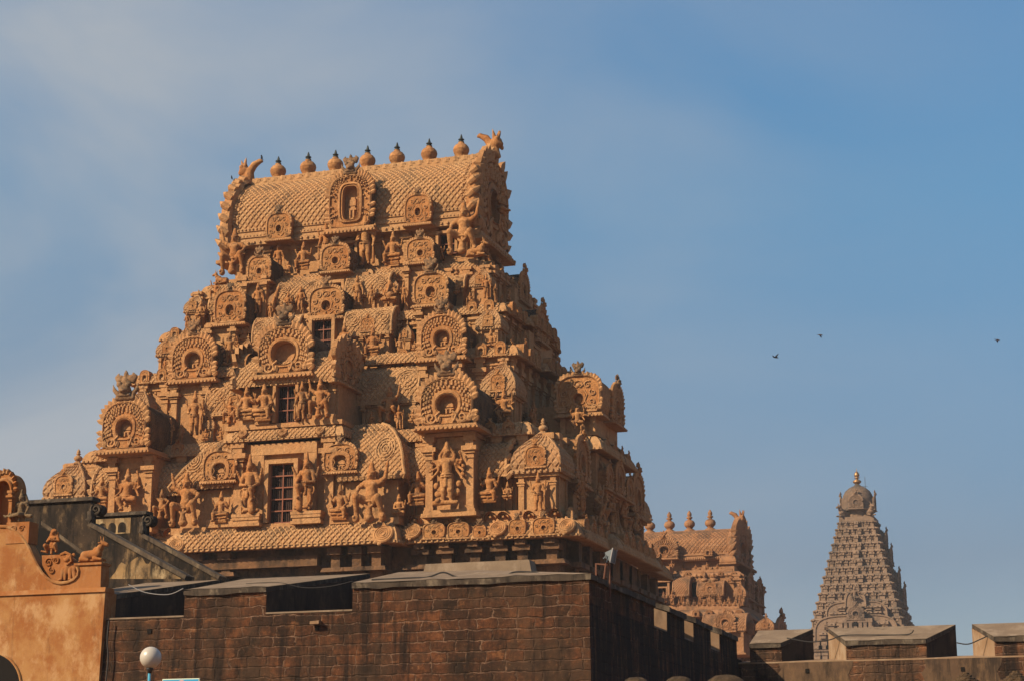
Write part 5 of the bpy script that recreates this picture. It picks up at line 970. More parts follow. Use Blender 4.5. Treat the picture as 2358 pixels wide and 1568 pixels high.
t2, q2 = parapet('stair_parapet', 'flaking black and cream stair parapet with faded painted arches, the farther one', 56.5, (334, 1184), ((327, 1236), (505, 1334)), 1345, 190, 1190, 'mould', (340, 1197))
mb = MB(); a, za = q2(219, 1231); b, zb = q2(302, 1191); box(mb, a, b, -.02, .1, za, zb); mb.build('faded_panel', M['mould_patchy'], t2)
mb = MB()
for i in range(3): xx = a+(b-a)*(.2+.28*i); r = (b-a)*.11; prism(mb, [(xx-r, za+.04), (xx+r, za+.04)]+[(xx+r*math.cos(t), zb-.3+r*1.1*math.sin(t)) for t in np.linspace(0, math.pi, 9)], -.026, .05)
mb.build('painted_arch', M['mould'], t2)
mb = MB(); pp = [(252+10*math.sin(3*i), 1332) if i == 0 else (252+(168*i/24), 1332-max(0, 46*math.sin(math.pi*(i/24)**.8)*(1+.22*math.sin(5.1*i)+.12*math.sin(11*i)))) for i in range(25)]
mb.add([(q1(*p)[0], -.006, q1(*p)[1]) for p in pp], [list(range(25))]); mb.build('bare_plaster_patch', M['mould_patchy'], t1)
mb = MB(); mb.add([(*[q1(62, 1222)[0]], -.008, q1(62, 1222)[1]), (q1(100, 1214)[0], -.008, q1(100, 1214)[1]), (q1(196, 1284)[0], -.008, q1(196, 1284)[1]), (q1(196, 1330)[0], -.008, q1(196, 1330)[1]), (q1(62, 1330)[0], -.008, q1(62, 1330)[1])], [[0, 1, 2, 3, 4]]); mb.build('stair_opening', M['void'], t1)  # black sheet painted for the shade within the stair recess
mb = MB(); a, za = q1(97, 1208); b, zb = q1(205, 1286); prism(mb, [(a, za), (a, za+.12), (b, zb+.12), (b, zb)], -.06, .02); mb.build('inner_rail', M['rail'], t1)

# ------------------------------------------------------------------ lamp, sign, floodlight, railing, cables, birds, stones
YL = 32.0; lx, lz = PW(347, 1513, YL); lr = PW(369, 1513, YL)[0]-lx
lamp = thing('street_lamp', 'blue-poled globe lamp with a dusty white ball in front of the bastion', 'street lamp', (lx-.012, YL, 0))
mb = MB(); ball(mb, (0, 0, 0), lr, 28, 18); o = mb.build('globe', M['lampglobe'], lamp, True); o.location = (.012, 0, lz)
mb = MB(); lathe(mb, [(.001, 0), (.062, 0), (.068, .02), (.045, .05), (.032, .10), (.001, .1)], n=16); o = mb.build('collar', M['black'], lamp, True); o.location = (.004, 0, lz-lr-.07); o.rotation_euler = (math.pi, 0, 0); o.location.z += .08
mb = MB(); lathe(mb, [(.06, 0), (.06, .3), (.026, .35), (.026, lz-lr-.05), (.001, lz-lr-.05)], n=16); mb.build('pole', M['lamppole'], lamp, True)
YS = 40.0; a, zt = PW(374, 1562.5, YS); b, _ = PW(459, 1562.5, YS); w = b-a
sign = thing('sign_board', 'bright cyan sign board with a pale border, cut off by the bottom edge', 'sign', ((a+b)/2, YS, 0))
mb = MB(); box(mb, -w/2, w/2, 0, .04, zt-1.0, zt); mb.build('border', M['signcream'], sign); mb = MB(); box(mb, -w/2+.02, w/2-.02, -.006, .02, zt-.98, zt-.022); mb.build('panel', M['signblue'], sign)
mb = MB(); ph = np.linspace(0, 2*math.pi, 20, endpoint=False); prism(mb, [(.03+.085*math.cos(t), zt-.115+.085*math.sin(t)) for t in ph], -.012, -.005); mb.build('emblem', M['signpink'], sign)
for s in (-1, 1): mb = MB(); lathe(mb, [(.03, 0), (.03, zt-.1), (.001, zt-.1)], n=10); o = mb.build('post', M['lampmetal'], sign); o.location = (s*w*.35, .075, 0)
def fp(x, y): Y = Yx(min(max(x, 1372), 1405)); return (*PW(x, y, Y), Y)
fl = thing('floodlight', 'small square grey floodlight on a rusty post at the bastion corner', 'floodlight', (fp(1391, 1331)[0], fp(1391, 1331)[2], fp(1391, 1331)[1]))
def flp(x, y): p = fp(1391, 1331); a, z = PW(x, y, p[2]); return a-p[0], z-p[1]
mb = MB(); p0, p1 = flp(1391, 1332), flp(1396, 1294); tube(mb, [(p0[0], 0, p0[1]), (p1[0], 0, p1[1])], .028, 8); mb.build('post', M['rust'], fl)
mb = MB(); k = [flp(*p) for p in ((1395, 1272), (1396, 1285), (1409, 1294), (1415, 1265))]; V = []
for y, s in ((-.14, 1), (.14, 1)): V += [(k[0][0], y*.6, k[0][1]), (k[1][0], y*.6, k[1][1]), (k[2][0], y*1.3, k[2][1]), (k[3][0], y*1.3, k[3][1])]
mb.add(V, [[0, 1, 2, 3], [7, 6, 5, 4], [0, 4, 5, 1], [1, 5, 6, 2], [2, 6, 7, 3], [3, 7, 4, 0]]); mb.build('head', M['lampmetal'], fl)
mb = MB(); tube(mb, [(k[2][0]+.01, -.2, k[2][1]-.01), (k[2][0]+.01, .2, k[2][1]-.01), (k[3][0]+.01, .2, k[3][1]+.01), (k[3][0]+.01, -.2, k[3][1]+.01), (k[2][0]+.01, -.2, k[2][1]-.01)], .02, 6); mb.build('rim', M['wire'], fl)
mb = MB(); tube(mb, [(p1[0], 0, p1[1]-.02), (p1[0]-.02, -.17, p1[1]+.08), (k[1][0]+.06, -.17, k[1][1]+.06)], .018, 6); tube(mb, [(p1[0], 0, p1[1]-.02), (p1[0]-.02, .17, p1[1]+.08), (k[1][0]+.06, .17, k[1][1]+.06)], .018, 6); mb.build('bracket', M['lampmetal'], fl)
Yq = Yx(1385); ra, rz0 = PW(1373, 1326, Yq); rail_ = thing('iron_railing', 'short rusty iron railing frame behind the floodlight post', 'railing', (ra, Yq+.3, rz0-.1))
for x, y0, y1 in ((1373, 1296, 1328), (1404, 1298, 1336)): a, z = PW(x, y0, Yq+.3); b, z2 = PW(x, y1, Yq+.3); mb = MB(); tube(mb, [(a-ra, 0, z-rz0+.1), (b-ra, 0, z2-rz0-.3)], .03, 7); mb.build('post', M['rust'], rail_)
a, z = PW(1373, 1297, Yq+.3); b, z2 = PW(1404, 1298, Yq+.3); mb = MB(); tube(mb, [(a-ra, 0, z-rz0+.09), (b-ra, 0, z2-rz0+.07)], .027, 7); mb.build('rail', M['rust'], rail_)
def cable(pts, Y, r, label, mat='cable', dy=0):
    n = len(pts); P_ = []
    for i in range(n-1):
        for k in range(5):
            t = k/5; p0, p1_, p2, p3 = [np.array(pts[min(max(i+j, 0), n-1)], float) for j in (-1, 0, 1, 2)]
            P_.append(.5*((2*p1_)+(p2-p0)*t+(2*p0-5*p1_+4*p2-p3)*t*t+(3*p1_-p0-3*p2+p3)*t**3))
    P_.append(np.array(pts[-1], float)); W3 = [(PW(x, y, Y+dy*i/len(P_))[0], Y+dy*i/len(P_), PW(x, y, Y+dy*i/len(P_))[1]) for i, (x, y) in enumerate(P_)]
    mb = MB(); tube(mb, W3, r, 6); tag(mb.build('cable', M[mat]), label, 'cable')
cable([(296, 1345), (334, 1363), (387, 1368), (422, 1354)], YB-.1, .012, 'thin pale wire sagging across the first dark embrasure beside the gate wall', 'wire')
cable([(566, 1343), (640, 1340), (700, 1352), (760, 1349), (812, 1337)], YB-.05, .008, 'thin wire sagging across the middle dark embrasure of the bastion')
cable([(856, 1334), (940, 1330), (985, 1328), (1021, 1317), (1055, 1328), (1110, 1327), (1158, 1326), (1186, 1316), (1230, 1317), (1262, 1323)], YB+.9, .022, 'dark cable looping along the top of the bastion corner', dy=.8)
cable([(251, 1428), (247, 1472), (249, 1515), (244, 1572), (242, 1640)], YB-.16, .022, 'dark cable running down the seam between gate wall and bastion')
cable([(1812, 1468), (1865, 1477), (1911, 1472), (1942, 1462), (2020, 1461), (2089, 1460), (2104, 1450)], YR2+.3, .02, 'dark cable sagging between the left and middle merlons of the right rampart')
cable([(2203, 1479), (2230, 1482), (2262, 1469), (2290, 1459), (2360, 1458), (2420, 1459)], YR2+.3, .02, 'dark cable over the gap to the rightmost merlon')
def bird(x, y, Y, size, pose, label, mat='bird'):
    X, Z = PW(x, y, Y); t = thing('flying_bird' if pose != 'perch' else 'perched_bird', label, 'bird', (X, Y, Z), 'birds in the sky' if pose != 'perch' else 'birds on the roof'); s = size; mb = MB()
    if pose == 'perch':
        ball(mb, (0, 0, .5*s), (.2*s, .22*s, .36*s), 10, 7); ball(mb, (-.05*s, -.02*s, .9*s), .15*s, 8, 6); tube(mb, [(-.15*s, -.02*s, .9*s), (-.34*s, -.03*s, .86*s)], [.05*s, .01*s], 5); tube(mb, [(.1*s, .02*s, .3*s), (.34*s, .05*s, -.1*s)], [.1*s, .04*s], 5)
        for k in (-.06, .06): tube(mb, [(k*s, 0, .2*s), (k*s, 0, -.02*s)], .025*s, 5)
        mb.build('body', M[mat], t, True); return
    tube(mb, [(.5*s, 0, -.1*s), (.25*s, 0, 0), (-.1*s, 0, .05*s), (-.34*s, 0, .12*s), (-.46*s, 0, .11*s)], [.03*s, .12*s, .13*s, .08*s, .015*s], 8); mb.build('body', M[mat], t, True)
    for k in (0, 1):
        d = pose[k]; w_ = MB(); V = []
        for (l, c0, c1) in ((0, -.16, .16), (.45, -.2, .12), (.85, -.02, .12), (1.0, .1, .13)):
            b_ = np.array(d)*l*s; V += [b_+(c0*s, 0, .02*s), b_+(c1*s, .02*s, -.01*s), b_+(c1*s, .02*s, -.04*s), b_+(c0*s, 0, -.02*s)]
        ngrid(w_, np.array(V).reshape(4, 4, 3), True); w_.build('wing', M[mat], t)
bird(1786, 823, 110, .34, ((.35, .5, .8), (-.55, -.5, .35)), 'dark bird with raised wings, lowest and leftmost of the three in the sky')
bird(1889, 772, 135, .36, ((-.75, -.3, .12), (.1, .6, -.42)), 'brownish bird gliding, the middle one of the three in the sky', 'birdgrey')
bird(2297, 783, 140, .36, ((-.7, -.3, .2), (-.1, .6, -.3)), 'brownish bird gliding near the right edge of the sky', 'birdgrey')
bird(602.5, 369, Y0+11.6, .34, 'perch', 'black bird perched on the left ridge beast of the tower roof'); bird(533.5, 414, Y0+9.5, .26, 'perch', 'black bird perched on the curling flame collar at the left end of the tower roof')
def stone(x0, x1, yt, Y, label, layered=False):
    a, z = PW((x0+x1)/2, yt, Y); r = (PW(x1, yt+14, Y)[0]-PW(x0, yt+14, Y)[0])*.62; mb = MB(); n = 26; P_ = []
    prof = [(r*.9, 0), (r*.95, z-r*1.3), (r*1.0, z-r*.9), (r*.97, z-r*.6), (r*.86, z-r*.36), (r*.66, z-r*.17), (r*.4, z-r*.05), (r*.15, z-.01), (.002, z)]
    if layered: prof = [(r*.95, 0), (r, z-r*1.2)]+[p for i in range(6) for p in ((r*(1-.16*i), z-r*(.75-.145*i)), (r*(.99-.16*i), z-r*(.66-.145*i)))]+[(.002, z)]
    for rr, zz_ in prof: P_.append([(rr*(1+.07*math.sin(5*t+zz_*31)+.05*math.sin(11*t+zz_*57))*math.cos(t), rr*(1+.06*math.sin(4*t+zz_*23)+.04*math.cos(9*t-zz_*41))*math.sin(t), zz_-(0 if zz_ < .1 else .02*r*math.sin(7*t))) for t in np.linspace(0, 2*math.pi, n, endpoint=False)])
    ngrid(mb, P_, True); o = mb.build('stone_post', M['boulder'], None, not layered); o.location = (a, Y, 0); tag(o, label, 'stone post', 'round topped stone posts')
stone(1437, 1492, 1558, 40, 'rough round-topped stone post, leftmost at the bottom edge before the shaded wall'); stone(1535, 1592, 1556, 40, 'rough round-topped stone post, middle one of three before the shaded wall'); stone(1626, 1716, 1553, 40, 'widest rough round-topped stone post, pitted, before the shaded wall')
stone(2188, 2258, 1551, 40, 'dark ridged round-topped post under the drain hole of the right rampart', True); stone(2304, 2374, 1547, 40, 'dark ridged round-topped post in the bottom right corner', True)

# ------------------------------------------------------------------ second gateway tower, further in
T2Y = 194.0
tw2 = thing('gateway_tower', 'smaller pinkish gateway tower further back with onion-shaped finials on its barrel roof', 'temple tower', (X0, T2Y, 0))
def P2(zx, zy, v): p = ray_at(1488.3+.18984*zx, 1174.6+.18984*zy, T2Y+v); return p[0]-X0, p[2]
def span2(x0, y0, x1, y1, v): ym, xm = (y0+y1)/2, (x0+x1)/2; return (P2(x0, ym, v)[0]+P2(x1, ym, v)[0])/2, P2(x1, ym, v)[0]-P2(x0, ym, v)[0], P2(xm, y1, v)[1], P2(xm, y0, v)[1]
S = 'stucco_far'; cR = 4.6                       # ridge depth
uR = P2(1075, 400, 2)[0]; zE, zR = P2(700, 610, .6)[1], P2(700, 250, cR)[1]; dz = zR-zE
mb = MB(); pr = [(.55, zE+dz*.2), (.45, zE+dz*.4), (.8, zE+dz*.62), (1.7, zE+dz*.83), (3.0, zE+dz*.95), (cR, zE+dz*.98)]
barrel(mb, -uR, uR, pr, .42, .05)
for y, a, b in ((.2, 0, .1), (.4, .101, .15), (.3, .151, .2)): box(mb, -uR-.1, uR+.1, y, 2*cR-y, zE+dz*a, zE+dz*b)
beads(mb, [(-uR+2*uR*(i+.5)/60, .18, zE+dz*.05) for i in range(60)], .14); box(mb, -uR, uR, cR-.9, cR+.9, zR-.5, zR); beads(mb, [(-uR+2*uR*(i+.5)/50, cR-.95, zR-.4) for i in range(50)], .12)
mb.build('barrel_roof', M[S], tw2)
def G2(x0, y0, x1, y1, v, st, dep=1., ct=None, **k): u, w, a, b = span2(x0, y0, x1, y1, v); c = (P2((x0+x1)/2, ct, v)[1]-b)*1.15 if ct is not None else 0; return gable(tw2, (u, v, a), w, b-a, st, dep, c, mat=S, crestmat=S, **k)
G2(45, 338, 380, 590, -.4, 'A', 2.5, 240); G2(690, 452, 800, 548, -.2, 'D', 1, 430, lite=True)
for u_ in (-1, 1):
    if u_ < 0: G2(-380, 470, -270, 565, -.2, 'D', 1, None, lite=True)
    gable(tw2, (u_*(uR+.25), cR, zE-.3), 8.2, zR-zE+.4, 'A', .9, 0, u_*R(90), S, pscale=1.5); mb = MB(); pc = [(.4, zE-.2), (.15, zE+dz*.3), (.55, zE+dz*.65), (1.7, zE+dz*.9), (3.4, zR+.1)]; g, Ls = prof_interp(pc)
    ngrid(mb, [[(u_*x, y+o, z) for y, z in pc] for x, o in ((uR-.5, .2), (uR-.3, -.15), (uR+.3, -.1))])
    for i in range(8): q, t = g(np.array(.4+i*(Ls-.6)/8)); tube(mb, [(u_*(uR-.2), q[0]-.05, q[1]), (u_*(uR+.2), q[0]+t[0]*.3-.25, q[1]+t[1]*.4), (u_*(uR+.6), q[0]+t[0]*.8-.2, q[1]+t[1]*.9)], [.25, .32, .06], 6)
    mb.build('flame_collar', M[S], tw2); link_mesh('ridge_beast', pose_mesh('ridge_beast', S), tw2, (u_*(uR-.1), cR, zR-.2), 0, (u_*1.9, 1.9, 2.3))
for zx in (-215, 45, 283, 526, 778): u = P2(zx, 240, cR)[0]; link_mesh('finial', finial_mesh(S), tw2, (u, cR, zR-.05), 0, (1.3, 1.3, 2.35))
def W2(u, v0, v1, z0, z1, step, pw=.5, name='storey_wall'):
    mb = MB(); box(mb, -u, u, v0, v1, z0, z1); n = int(2*u/step)
    for i in range(n+1): pilaster(mb, -u+.3+(2*u-.6)*i/n, v0, z0+.1, z1-.004, pw, .2)
    sd = MB(); m = max(int((v1-v0)/step), 1)
    for i in range(m+1): pilaster(sd, v0+.3+(v1-v0-.6)*i/m, 0, z0+.1, z1-.004, pw, .2)
    mb.merge(sd, Matrix(((0, -1, 0, u), (1, 0, 0, 0), (0, 0, 1, 0), (0, 0, 0, 1)))); return mb.build(name, M[S], tw2)
zN = P2(700, 722, 0)[1]; W2(uR-.35, .9, 2*cR-.9, zN, zE+.01, 2.2, .4, 'neck_wall')
uc1 = P2(1165, 760, -1)[0]; zc1a, zc1b = P2(700, 800, -1)[1], P2(700, 745, -1)[1]
mb = MB(); box(mb, -uR-.1, uR+.1, -.2, 9.4, zc1b-.05, zN+.002); mb.build('ledge', M[S], tw2)
k2 = dict(mat=S, tile=0, bead=.45, br=.12)
cornice(tw2, mirror_path([(uc1-.7, -.6), (uc1-.7, 10)]), zc1a, zc1b, .7, **k2)
uw = P2(1195, 950, -2)[0]; zw0, zw1 = P2(700, 1150, -2)[1], zc1a+.05; W2(uw-.6, -1.2, 10.4, zw0, zw1, 2.4)
uc2 = P2(1205, 1250, -3.6)[0]; zc2a, zc2b = P2(800, 1290, -3.6)[1], P2(800, 1190, -3)[1]
cornice(tw2, mirror_path([(uc2-1., -2.6), (uc2-1., 12.5)]), zc2a, zc2b, 1.0, **k2); mb = MB(); box(mb, -uc2+.8, uc2-.8, -2.8, 12.4, zc2b-.1, zw0+.002); mb.build('ledge', M[S], tw2)
for i, zx in enumerate((600, 760, 1000, 1120)): G2(zx-45, 1205, zx+45, 1285, -3.9, 'D', .6, None, lite=True, petals=False, name='cornice_plaque')
for i, zx in enumerate((500, 690, 900, 1060)): G2(zx-30, 738, zx+30, 790, -1.4, 'D', .5, None, lite=True, petals=False, name='cornice_plaque')
z3 = P2(900, 1600, -4)[1]; W2(uc2-1.6, -2.2, 12, z3-14, zc2a+.05, 3)
def sh2(x0, y0, x1, y1, v, dep, frac, **k): u, w, a, b = span2(x0, y0, x1, y1, v); return shala(tw2, (u, v, a), w, dep, (b-a)*frac, (b-a)*(1-frac), S, **k)
def ku2(x0, y0, x1, y1, v, fr=.42): u, w, a, b = span2(x0, y0, x1, y1, v); return kuta(tw2, (u, v, a), w, (b-a)*fr, (b-a)*(1-fr), 0, S, domemat=None)
sh2(625, 850, 940, 1160, -2.1, 2.0, .38, nasi=1.3, lite=True); sh2(330, 800, 525, 1150, -2.4, 2.4, .3, ends='none', lite=True); ku2(1060, 895, 1215, 1155, -2.2)
for zx in (715, 820): u, z = P2(zx, 905, -1.3); link_mesh('finial', finial_mesh(S), tw2, (u, -1.5, z), 0, (.9, .9, 1.3))
u, w, a, b = span2(150, 948, 256, 1112, -2.0); window(tw2, u-w/2, u+w/2, a, b, -2.5, 2, 3, mat=S, depth=.8); mb = MB(); box(mb, u-w*.9, u-w*.66, -2.6, -1.2, a-.2, b+.8); box(mb, u+w*.66, u+w*.9, -2.6, -1.2, a-.2, b+.8); box(mb, u-w*1.0, u+w*1.0, -2.7, -1.2, b+.6, b+2.2); mb.build('door_surround', M[S], tw2)
u, w, a, b = span2(540, 870, 602, 1045, -1.3); mb = MB(); box(mb, u-w/2, u+w/2, -1.26, -1.1, a, b); mb.build('dark_niche', M['void'], tw2)  # recess shade painted as a black box on the wall
def st2(kind, x, y0, y1, v, flip=False): u, z = P2(x, y1, v); h = P2(x, y0, v)[1]-z; link_mesh('statue', pose_mesh(kind, S), tw2, (u, v, z), 0, (-h if flip else h, h, h), STL.get(kind))
for zx in range(395, 1190, 62): st2(('stand', 'lotus', 'stand_four', 'seated')[zx % 4], zx, 1080, 1160, -2.75, zx % 3 == 0)
for zx in range(430, 1030, 75): st2(('lotus', 'stand')[zx % 2], zx+30, 760, 805, -1.9)
for a in (('seated', 460, 635, 715, .5), ('lotus', 600, 650, 715, .5), ('seated', 738, 625, 715, .4), ('lotus', 862, 645, 715, .5), ('squat', 965, 560, 715, .1), ('guard', 312, 595, 760, -.8), ('guard', 318, 960, 1150, -2.9), ('stand', 430, 1000, 1130, -2.6), ('seated', 660, 1010, 1120, -2.6), ('stand_four', 770, 1010, 1165, -2.7), ('squat', 888, 1000, 1115, -2.6), ('lotus', 1000, 1040, 1120, -2.6), ('stand_four', 1140, 1010, 1158, -2.8), ('elephant_headed', 1035, 800, 900, -1.6), ('stand', 215, 980, 1120, -3.0)): st2(*a)
frieze_z = zc2b
G2(820, 1225, 1085, 1470, -6.0, 'A', 4, 1170); sh2(690, 1235, 1215, 1750, -5.6, 4, .55, ends='none', lite=True); ku2(1330, 1290, 1560, 1700, -5.2, .6)
u, z = P2(1640, 1445, 4.6); gable(tw2, (P2(1640, 1440, 4.5)[0], 4.5, z-4.4), 6, 5.4, 'A', 4, 1.6, R(90), S, crestmat=S); ku2(1225, 1330, 1310, 1500, -4.8, .6)
for v, z0_, h_ in ((1, zw0, 4.2), (6, zw0, 4.0)): gable(tw2, (uw-.25, v+1.5, z0_+.8), 3.2, 2.7, 'A', 1.2, .6, R(90), S, lite=True, crestmat=S)
for v in (.5, 8.5): kuta(tw2, (uc1-1, v, zc1b-.1), 1.8, .9, 1.3, R(90), S, domemat=None, nasi=False, lite=True)

# ------------------------------------------------------------------ the far pyramid tower
V3 = 337.0
spire = thing('temple_spire', 'far grey-brown pyramid shaped temple tower of many storeys with a dome and gilded finial', 'temple tower', (X0, V3, 0))
def P3(x, y, v): p = ray_at(x, y, V3+v); return p[0]-X0, p[2]
g8 = lambda zx, zy: (1834.3+.1745*zx, 1238.9+.1745*zy)
def edge(y, x):
    s = 8.
    for _ in range(20): s = P3(x, y, -s)[0]
    return s
sB = edge(1439, 2081); sT = edge(1200, 2012.5); zB3, zT3 = P3(1975, 1441, -sB)[1], P3(1970, 1199, -sT)[1]; NT_ = 13
def aedicule(mb, x, w, h, y, kind):
    box(mb, x-w*.36, x+w*.36, y-.25*w, y+.6, 0, h*.5); box(mb, x-w*.5, x+w*.5, y-.42*w, y+.6, h*.5, h*.58)
    if kind: 
        P_ = [[(x-w*.46, y-.38*w+d, z), (x+w*.46, y-.38*w+d, z)] for d, z in ((0, h*.58), (.03*w, h*.78), (.2*w, h*.93), (.42*w, h))]; ngrid(mb, P_); mb.add([(x-w*.46, y-.38*w+d, z) for d, z in ((0, h*.58), (.03*w, h*.78), (.2*w, h*.93), (.42*w, h), (.42*w, h*.58))], [[0, 1, 2, 3, 4]]); mb.add([(x+w*.46, y-.38*w+d, z) for d, z in ((0, h*.58), (.03*w, h*.78), (.2*w, h*.93), (.42*w, h), (.42*w, h*.58))], [[4, 3, 2, 1, 0]])
    else: box(mb, x-w*.44, x+w*.44, y-.36*w, y+.6, h*.58, h*.8, w*.05, w*.05); box(mb, x-w*.36, x+w*.36, y-.28*w, y+.6, h*.8, h*.98, w*.18, w*.12)
    beads(mb, [(x, y-.44*w, h*.72)], (w*.16, w*.08, h*.12))
f_ = lambda k: zB3+(zT3-zB3)*(1-(1-k/NT_)**1.08)
for k in range(NT_):
    za, zb = f_(k), f_(k+1); t = (za-zB3)/(zT3-zB3); s = sB+(sT-sB)*t; h = zb-za; tier = MB(); n = (11, 9, 10, 9, 9, 8, 9, 8, 7, 8, 7, 6, 7)[k]
    box(tier, -s+.45, s-.45, -s+.45, s-.45, za, zb+.05); sq = [(-s+.45, s-.45), (-s+.45, -s+.45), (s-.45, -s+.45), (s-.45, s-.45)]
    sweep(tier, sq, [(0, zb-h*.36), (.30, zb-h*.30), (.42, zb-h*.2), (.30, zb-h*.08), (.05, zb)]); sweep_beads(tier, sq, .42, zb-h*.2, 1.1, .22)
    fm = MB(); ww = (2*s-.4)/n
    for i in range(n):
        kk = i % 2 if n % 2 else (i % 2 if i < n/2 else (i+1) % 2); jit = 1+.10*math.sin(i*2.3+k*1.7); aedicule(fm, -s+.2+ww*(i+.5), ww*(.82 if kk else .66)*jit, h*.86*(1.12 if i == n//2 else 1), .42-(.5 if i == n//2 else 0), kk)
        lathe(fm, [(.001, h*.78), (.16, h*.8), (.05, h*.98), (.001, h)], (-s+.2+ww*(i+.5), .4, 0), 6)
        q = -s+.2+ww*(i+.02); box(fm, q-.12, q+.12, .35, .9, 0, h*.62); ball(fm, (q+.5, .45, h*.68), (.17, .17, .26), 6, 4); ball(fm, (q+.5, .45, h*.45), (.22, .2, .3), 6, 4)
    for r_ in range(4):
        c_, s_n = [(1, 0), (0, 1), (-1, 0), (0, -1)][r_]
        if r_ == 2: continue
        m4 = Matrix(((c_, -s_n, 0, s*s_n), (s_n, c_, 0, -s*c_), (0, 0, 1, za), (0, 0, 0, 1))); tier.merge(fm, m4)
    tier.build('storey', M['granite'], spire)
for k, sz in ((2, 2.6), (4, 2.4), (7, 2.2), (9, 2.2)):
    za = f_(k); s = sB+(sT-sB)*((za-zB3)/(zT3-zB3)); gable(spire, (s+.3, 0, za+.6), sz*1.5, sz*1.35, 'A', 1.5, sz*.5, R(90), 'granite', lite=True, crestmat='granite')
mb = MB(); box(mb, -sB, sB, -sB, sB, 0, zB3+.05)
for j in range(5): sweep(mb, [(-sB, sB), (-sB, -sB), (sB, -sB), (sB, sB)], [(0, zB3-1.6-j*2.6), (.7, zB3-1.4-j*2.6), (.7, zB3-1.1-j*2.6), (0, zB3-.8-j*2.6)])
for i in range(12): pilaster(mb, -sB+1+(2*sB-2)*i/11, -sB, zB3-12, zB3-1.7, .9, .4)
mb.build('base_wall', M['granite'], spire)
# neck, eight-sided dome, finial
zn0, zn1 = zT3, P3(1969, 1178, -sT*.8)[1]; zd = P3(1968, 1117, 0)[1]; rD = (P3(2005, 1150, -3)[0]-P3(1931, 1150, -3)[0])/2
mb = MB(); box(mb, -sT, sT, -sT, sT, zn0, zn0+.8); n8 = 8; lathe(mb, [(rD*.80, zn0+.7), (rD*.80, zn1+.4)], n=16); o = mb.build('neck', M['granite'], spire)
for sx in (-1, 1): link_mesh('bull', pose_mesh('bull', 'granite'), spire, (sx*sT*.72, -sT*.72, zn0+.75), R(-90+sx*35), (3.0, 3.0, 2.6))
mb = MB(); hD = zd-zn1; lathe(mb, [(rD*.8, zn1+.3), (rD*1.08, zn1+.25), (rD*1.12, zn1+.5), (rD*1.04, zn1+hD*.14), (rD*1.02, zn1+hD*.28), (rD*1.0, zn1+hD*.45), (rD*.93, zn1+hD*.62), (rD*.78, zn1+hD*.78), (rD*.52, zn1+hD*.9), (rD*.25, zn1+hD*.97), (rD*.2, zn1+hD*1.0), (rD*.12, zn1+hD*1.04), (.01, zn1+hD*1.05)], n=32); mb.build('dome', M['granite_dark'], spire, True)
for a in (0, 90, 180, 270): rr = rD*1.02; gable(spire, (rr*math.sin(R(a))*1.04, -rr*math.cos(R(a))*1.04, zn1+.5), rD*.95, hD*.5, 'A', 2.2, hD*.24, R(a), 'granite', crestmat='granite', lite=a != 0)
zf0 = P3(1967, 1118, 0)[1]; zf1 = P3(1966, 1085, 0)[1]; hF = zf1-zf0
mb = MB(); lathe(mb, [(.001, -.3), (.55, -.2), (.5, .02*hF), (.22, .06*hF), (.26, .1*hF), (.6, .17*hF), (.78, .27*hF), (.6, .37*hF), (.26, .44*hF), (.22, .5*hF), (.5, .53*hF), (.5, .56*hF), (.2, .59*hF), (.42, .64*hF), (.5, .72*hF), (.4, .85*hF), (.18, .97*hF), (.06, 1.0*hF), (.04, 1.18*hF), (.001, 1.2*hF)], n=16); o = mb.build('gilded_finial', M['gold'], spire, True); o.location = (0, 0, zf0)
mb = MB(); tube(mb, [(1.5, -.5, zf0-1.2), (1.45, -.5, zf1-1.2)], .05, 5); tube(mb, [(1.0, -.5, zf1-2.8), (1.9, -.5, zf1-2.9)], .04, 5); mb.build('lightning_rod', M['lampmetal'], spire)
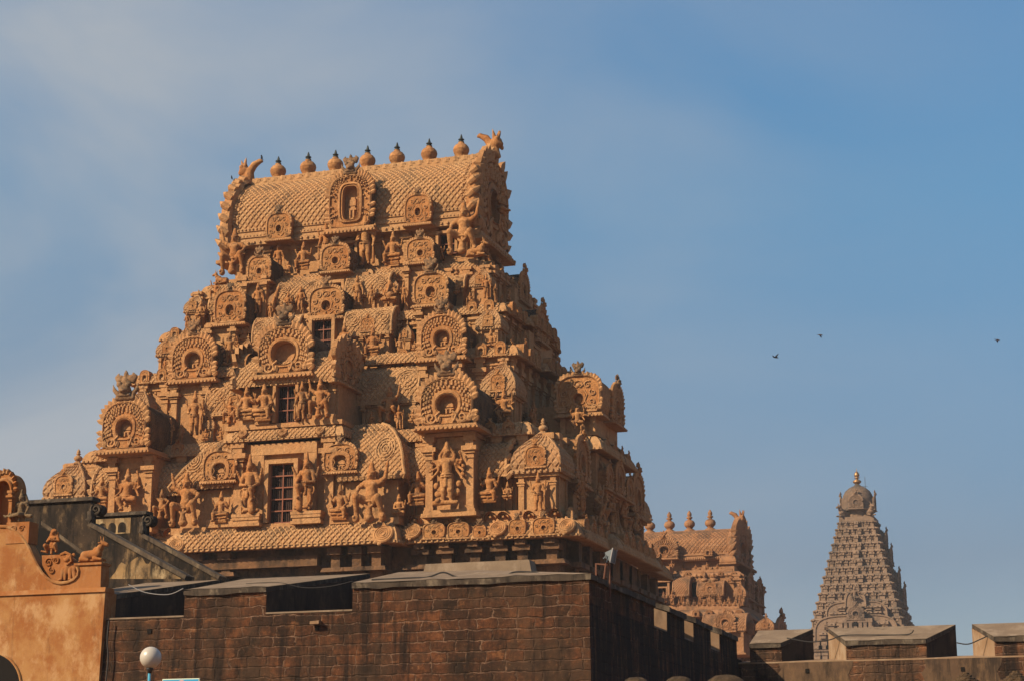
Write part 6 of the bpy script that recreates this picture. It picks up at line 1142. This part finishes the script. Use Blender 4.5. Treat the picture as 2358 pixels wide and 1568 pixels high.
# projecting front with stepped arches
def sp3(z0x, z0y, z1x, z1y, v): a, b = g8(z0x, z0y), g8(z1x, z1y); u0, u1 = P3(a[0], (a[1]+b[1])/2, v)[0], P3(b[0], (a[1]+b[1])/2, v)[0]; return u0, u1, P3((a[0]+b[0])/2, b[1], v)[1], P3((a[0]+b[0])/2, a[1], v)[1]
def archblock(z0x, z0y, z1x, z1y, v, p):
    u0, u1, z0_, z1_ = sp3(z0x, z0y, z1x, z1y, v); n = 15; ph = np.linspace(0, math.pi, n); uc, hw = (u0+u1)/2, (u1-u0)/2; mb = MB()
    prism(mb, [(uc+hw*np.sign(math.cos(a))*abs(math.cos(a))**p, z0_+(z1_-z0_)*math.sin(a)**p) for a in ph], v, -sB+6); tube(mb, [(uc+hw*.99*np.sign(math.cos(a))*abs(math.cos(a))**p, v-.05, z0_+(z1_-z0_)*.99*math.sin(a)**p) for a in ph], .14, 6)
    m = int((u1-u0)/.8)
    for i in range(m):
        x = u0+(u1-u0)*(i+.5)/m; zz_ = z0_+(z1_-z0_)*(.12 if i % 2 else .42)
        if abs(x-uc) > hw*.8 or abs(x-uc) < 2.0: continue
        hh = min((z1_-z0_)*.38, 2.3); link_mesh('statue', pose_mesh(('stand', 'stand_four', 'seated')[i % 3], 'granite'), spire, (x, v-.2, zz_), 0, (hh, hh, hh))
    tmp = MB(); q = 1.5; nn_ = int((u1-u0)*.9/q)
    for r_ in range(2):
        for i in range(nn_):
            x = u0+(u1-u0)*.05+(i+.5)*q; zq = z0_+(z1_-z0_)*(.06+.36*r_); lim = hw*(.93 if r_ == 0 else .72)
            if abs(x-uc) < lim and abs(x-uc) > 1.2: one = MB(); aedicule(one, 0, q*.9, min((z1_-z0_)*.3, 2.0), 0, i % 2); mb.merge(one, Matrix.Translation((x, v-.1, zq)))
    return mb.build('arched_front', M['granite'], spire)
v1 = -sB-1.6
archblock(235, 1010, 1340, 1330, v1+.8, .5); archblock(390, 830, 1200, 1040, v1+1.2, .55); archblock(640, 680, 915, 900, v1+.6, .8)
u0, u1, z0_, z1_ = sp3(660, 890, 890, 1070, v1-.8); gable(spire, ((u0+u1)/2, v1-.8, z0_), u1-u0, z1_-z0_, 'A', 3, (z1_-z0_)*.45, 0, 'granite', crestmat='granite')
u0, u1, z0_, z1_ = sp3(560, 1060, 1010, 1400, v1-.4); mb = MB(); box(mb, u0, u1, v1-.4, -sB+3, z0_-6, z1_)
for i in range(7): pilaster(mb, u0+.4+(u1-u0-.8)*i/6, v1-.4, z0_-5, z1_-.01, .5, .25)
mb.build('porch', M['granite'], spire); u0, u1, z0_, z1_ = sp3(752, 1098, 806, 1162, v1-.5); mb = MB(); box(mb, u0, u1, v1-.9, v1-.3, z0_, z1_); mb.build('window_opening', M['void'], spire)
u0, u1, z0_, z1_ = sp3(690, 745, 850, 845, v1+.4); link_mesh('statue', pose_mesh('many_seated', 'granite'), spire, ((u0+u1)/2, v1+.35, z0_), 0, (3.0, 3.0, 3.0))

# ------------------------------------------------------------------ thin warm-grey air
HZ = D.materials.new('thin_air'); HZ.use_nodes = True; nt = HZ.node_tree; nt.nodes.clear(); o_ = nt.nodes.new('ShaderNodeOutputMaterial'); v_ = nt.nodes.new('ShaderNodeVolumePrincipled')
v_.inputs['Color'].default_value = (.86, .87, .90, 1); v_.inputs['Density'].default_value = .00022; v_.inputs['Anisotropy'].default_value = .1; nt.links.new(v_.outputs[0], o_.inputs['Volume'])
mb = MB(); box(mb, -1210, 1210, -1160, 1210, -1.8, 72); tag(mb.build('haze', HZ), kind='stuff')
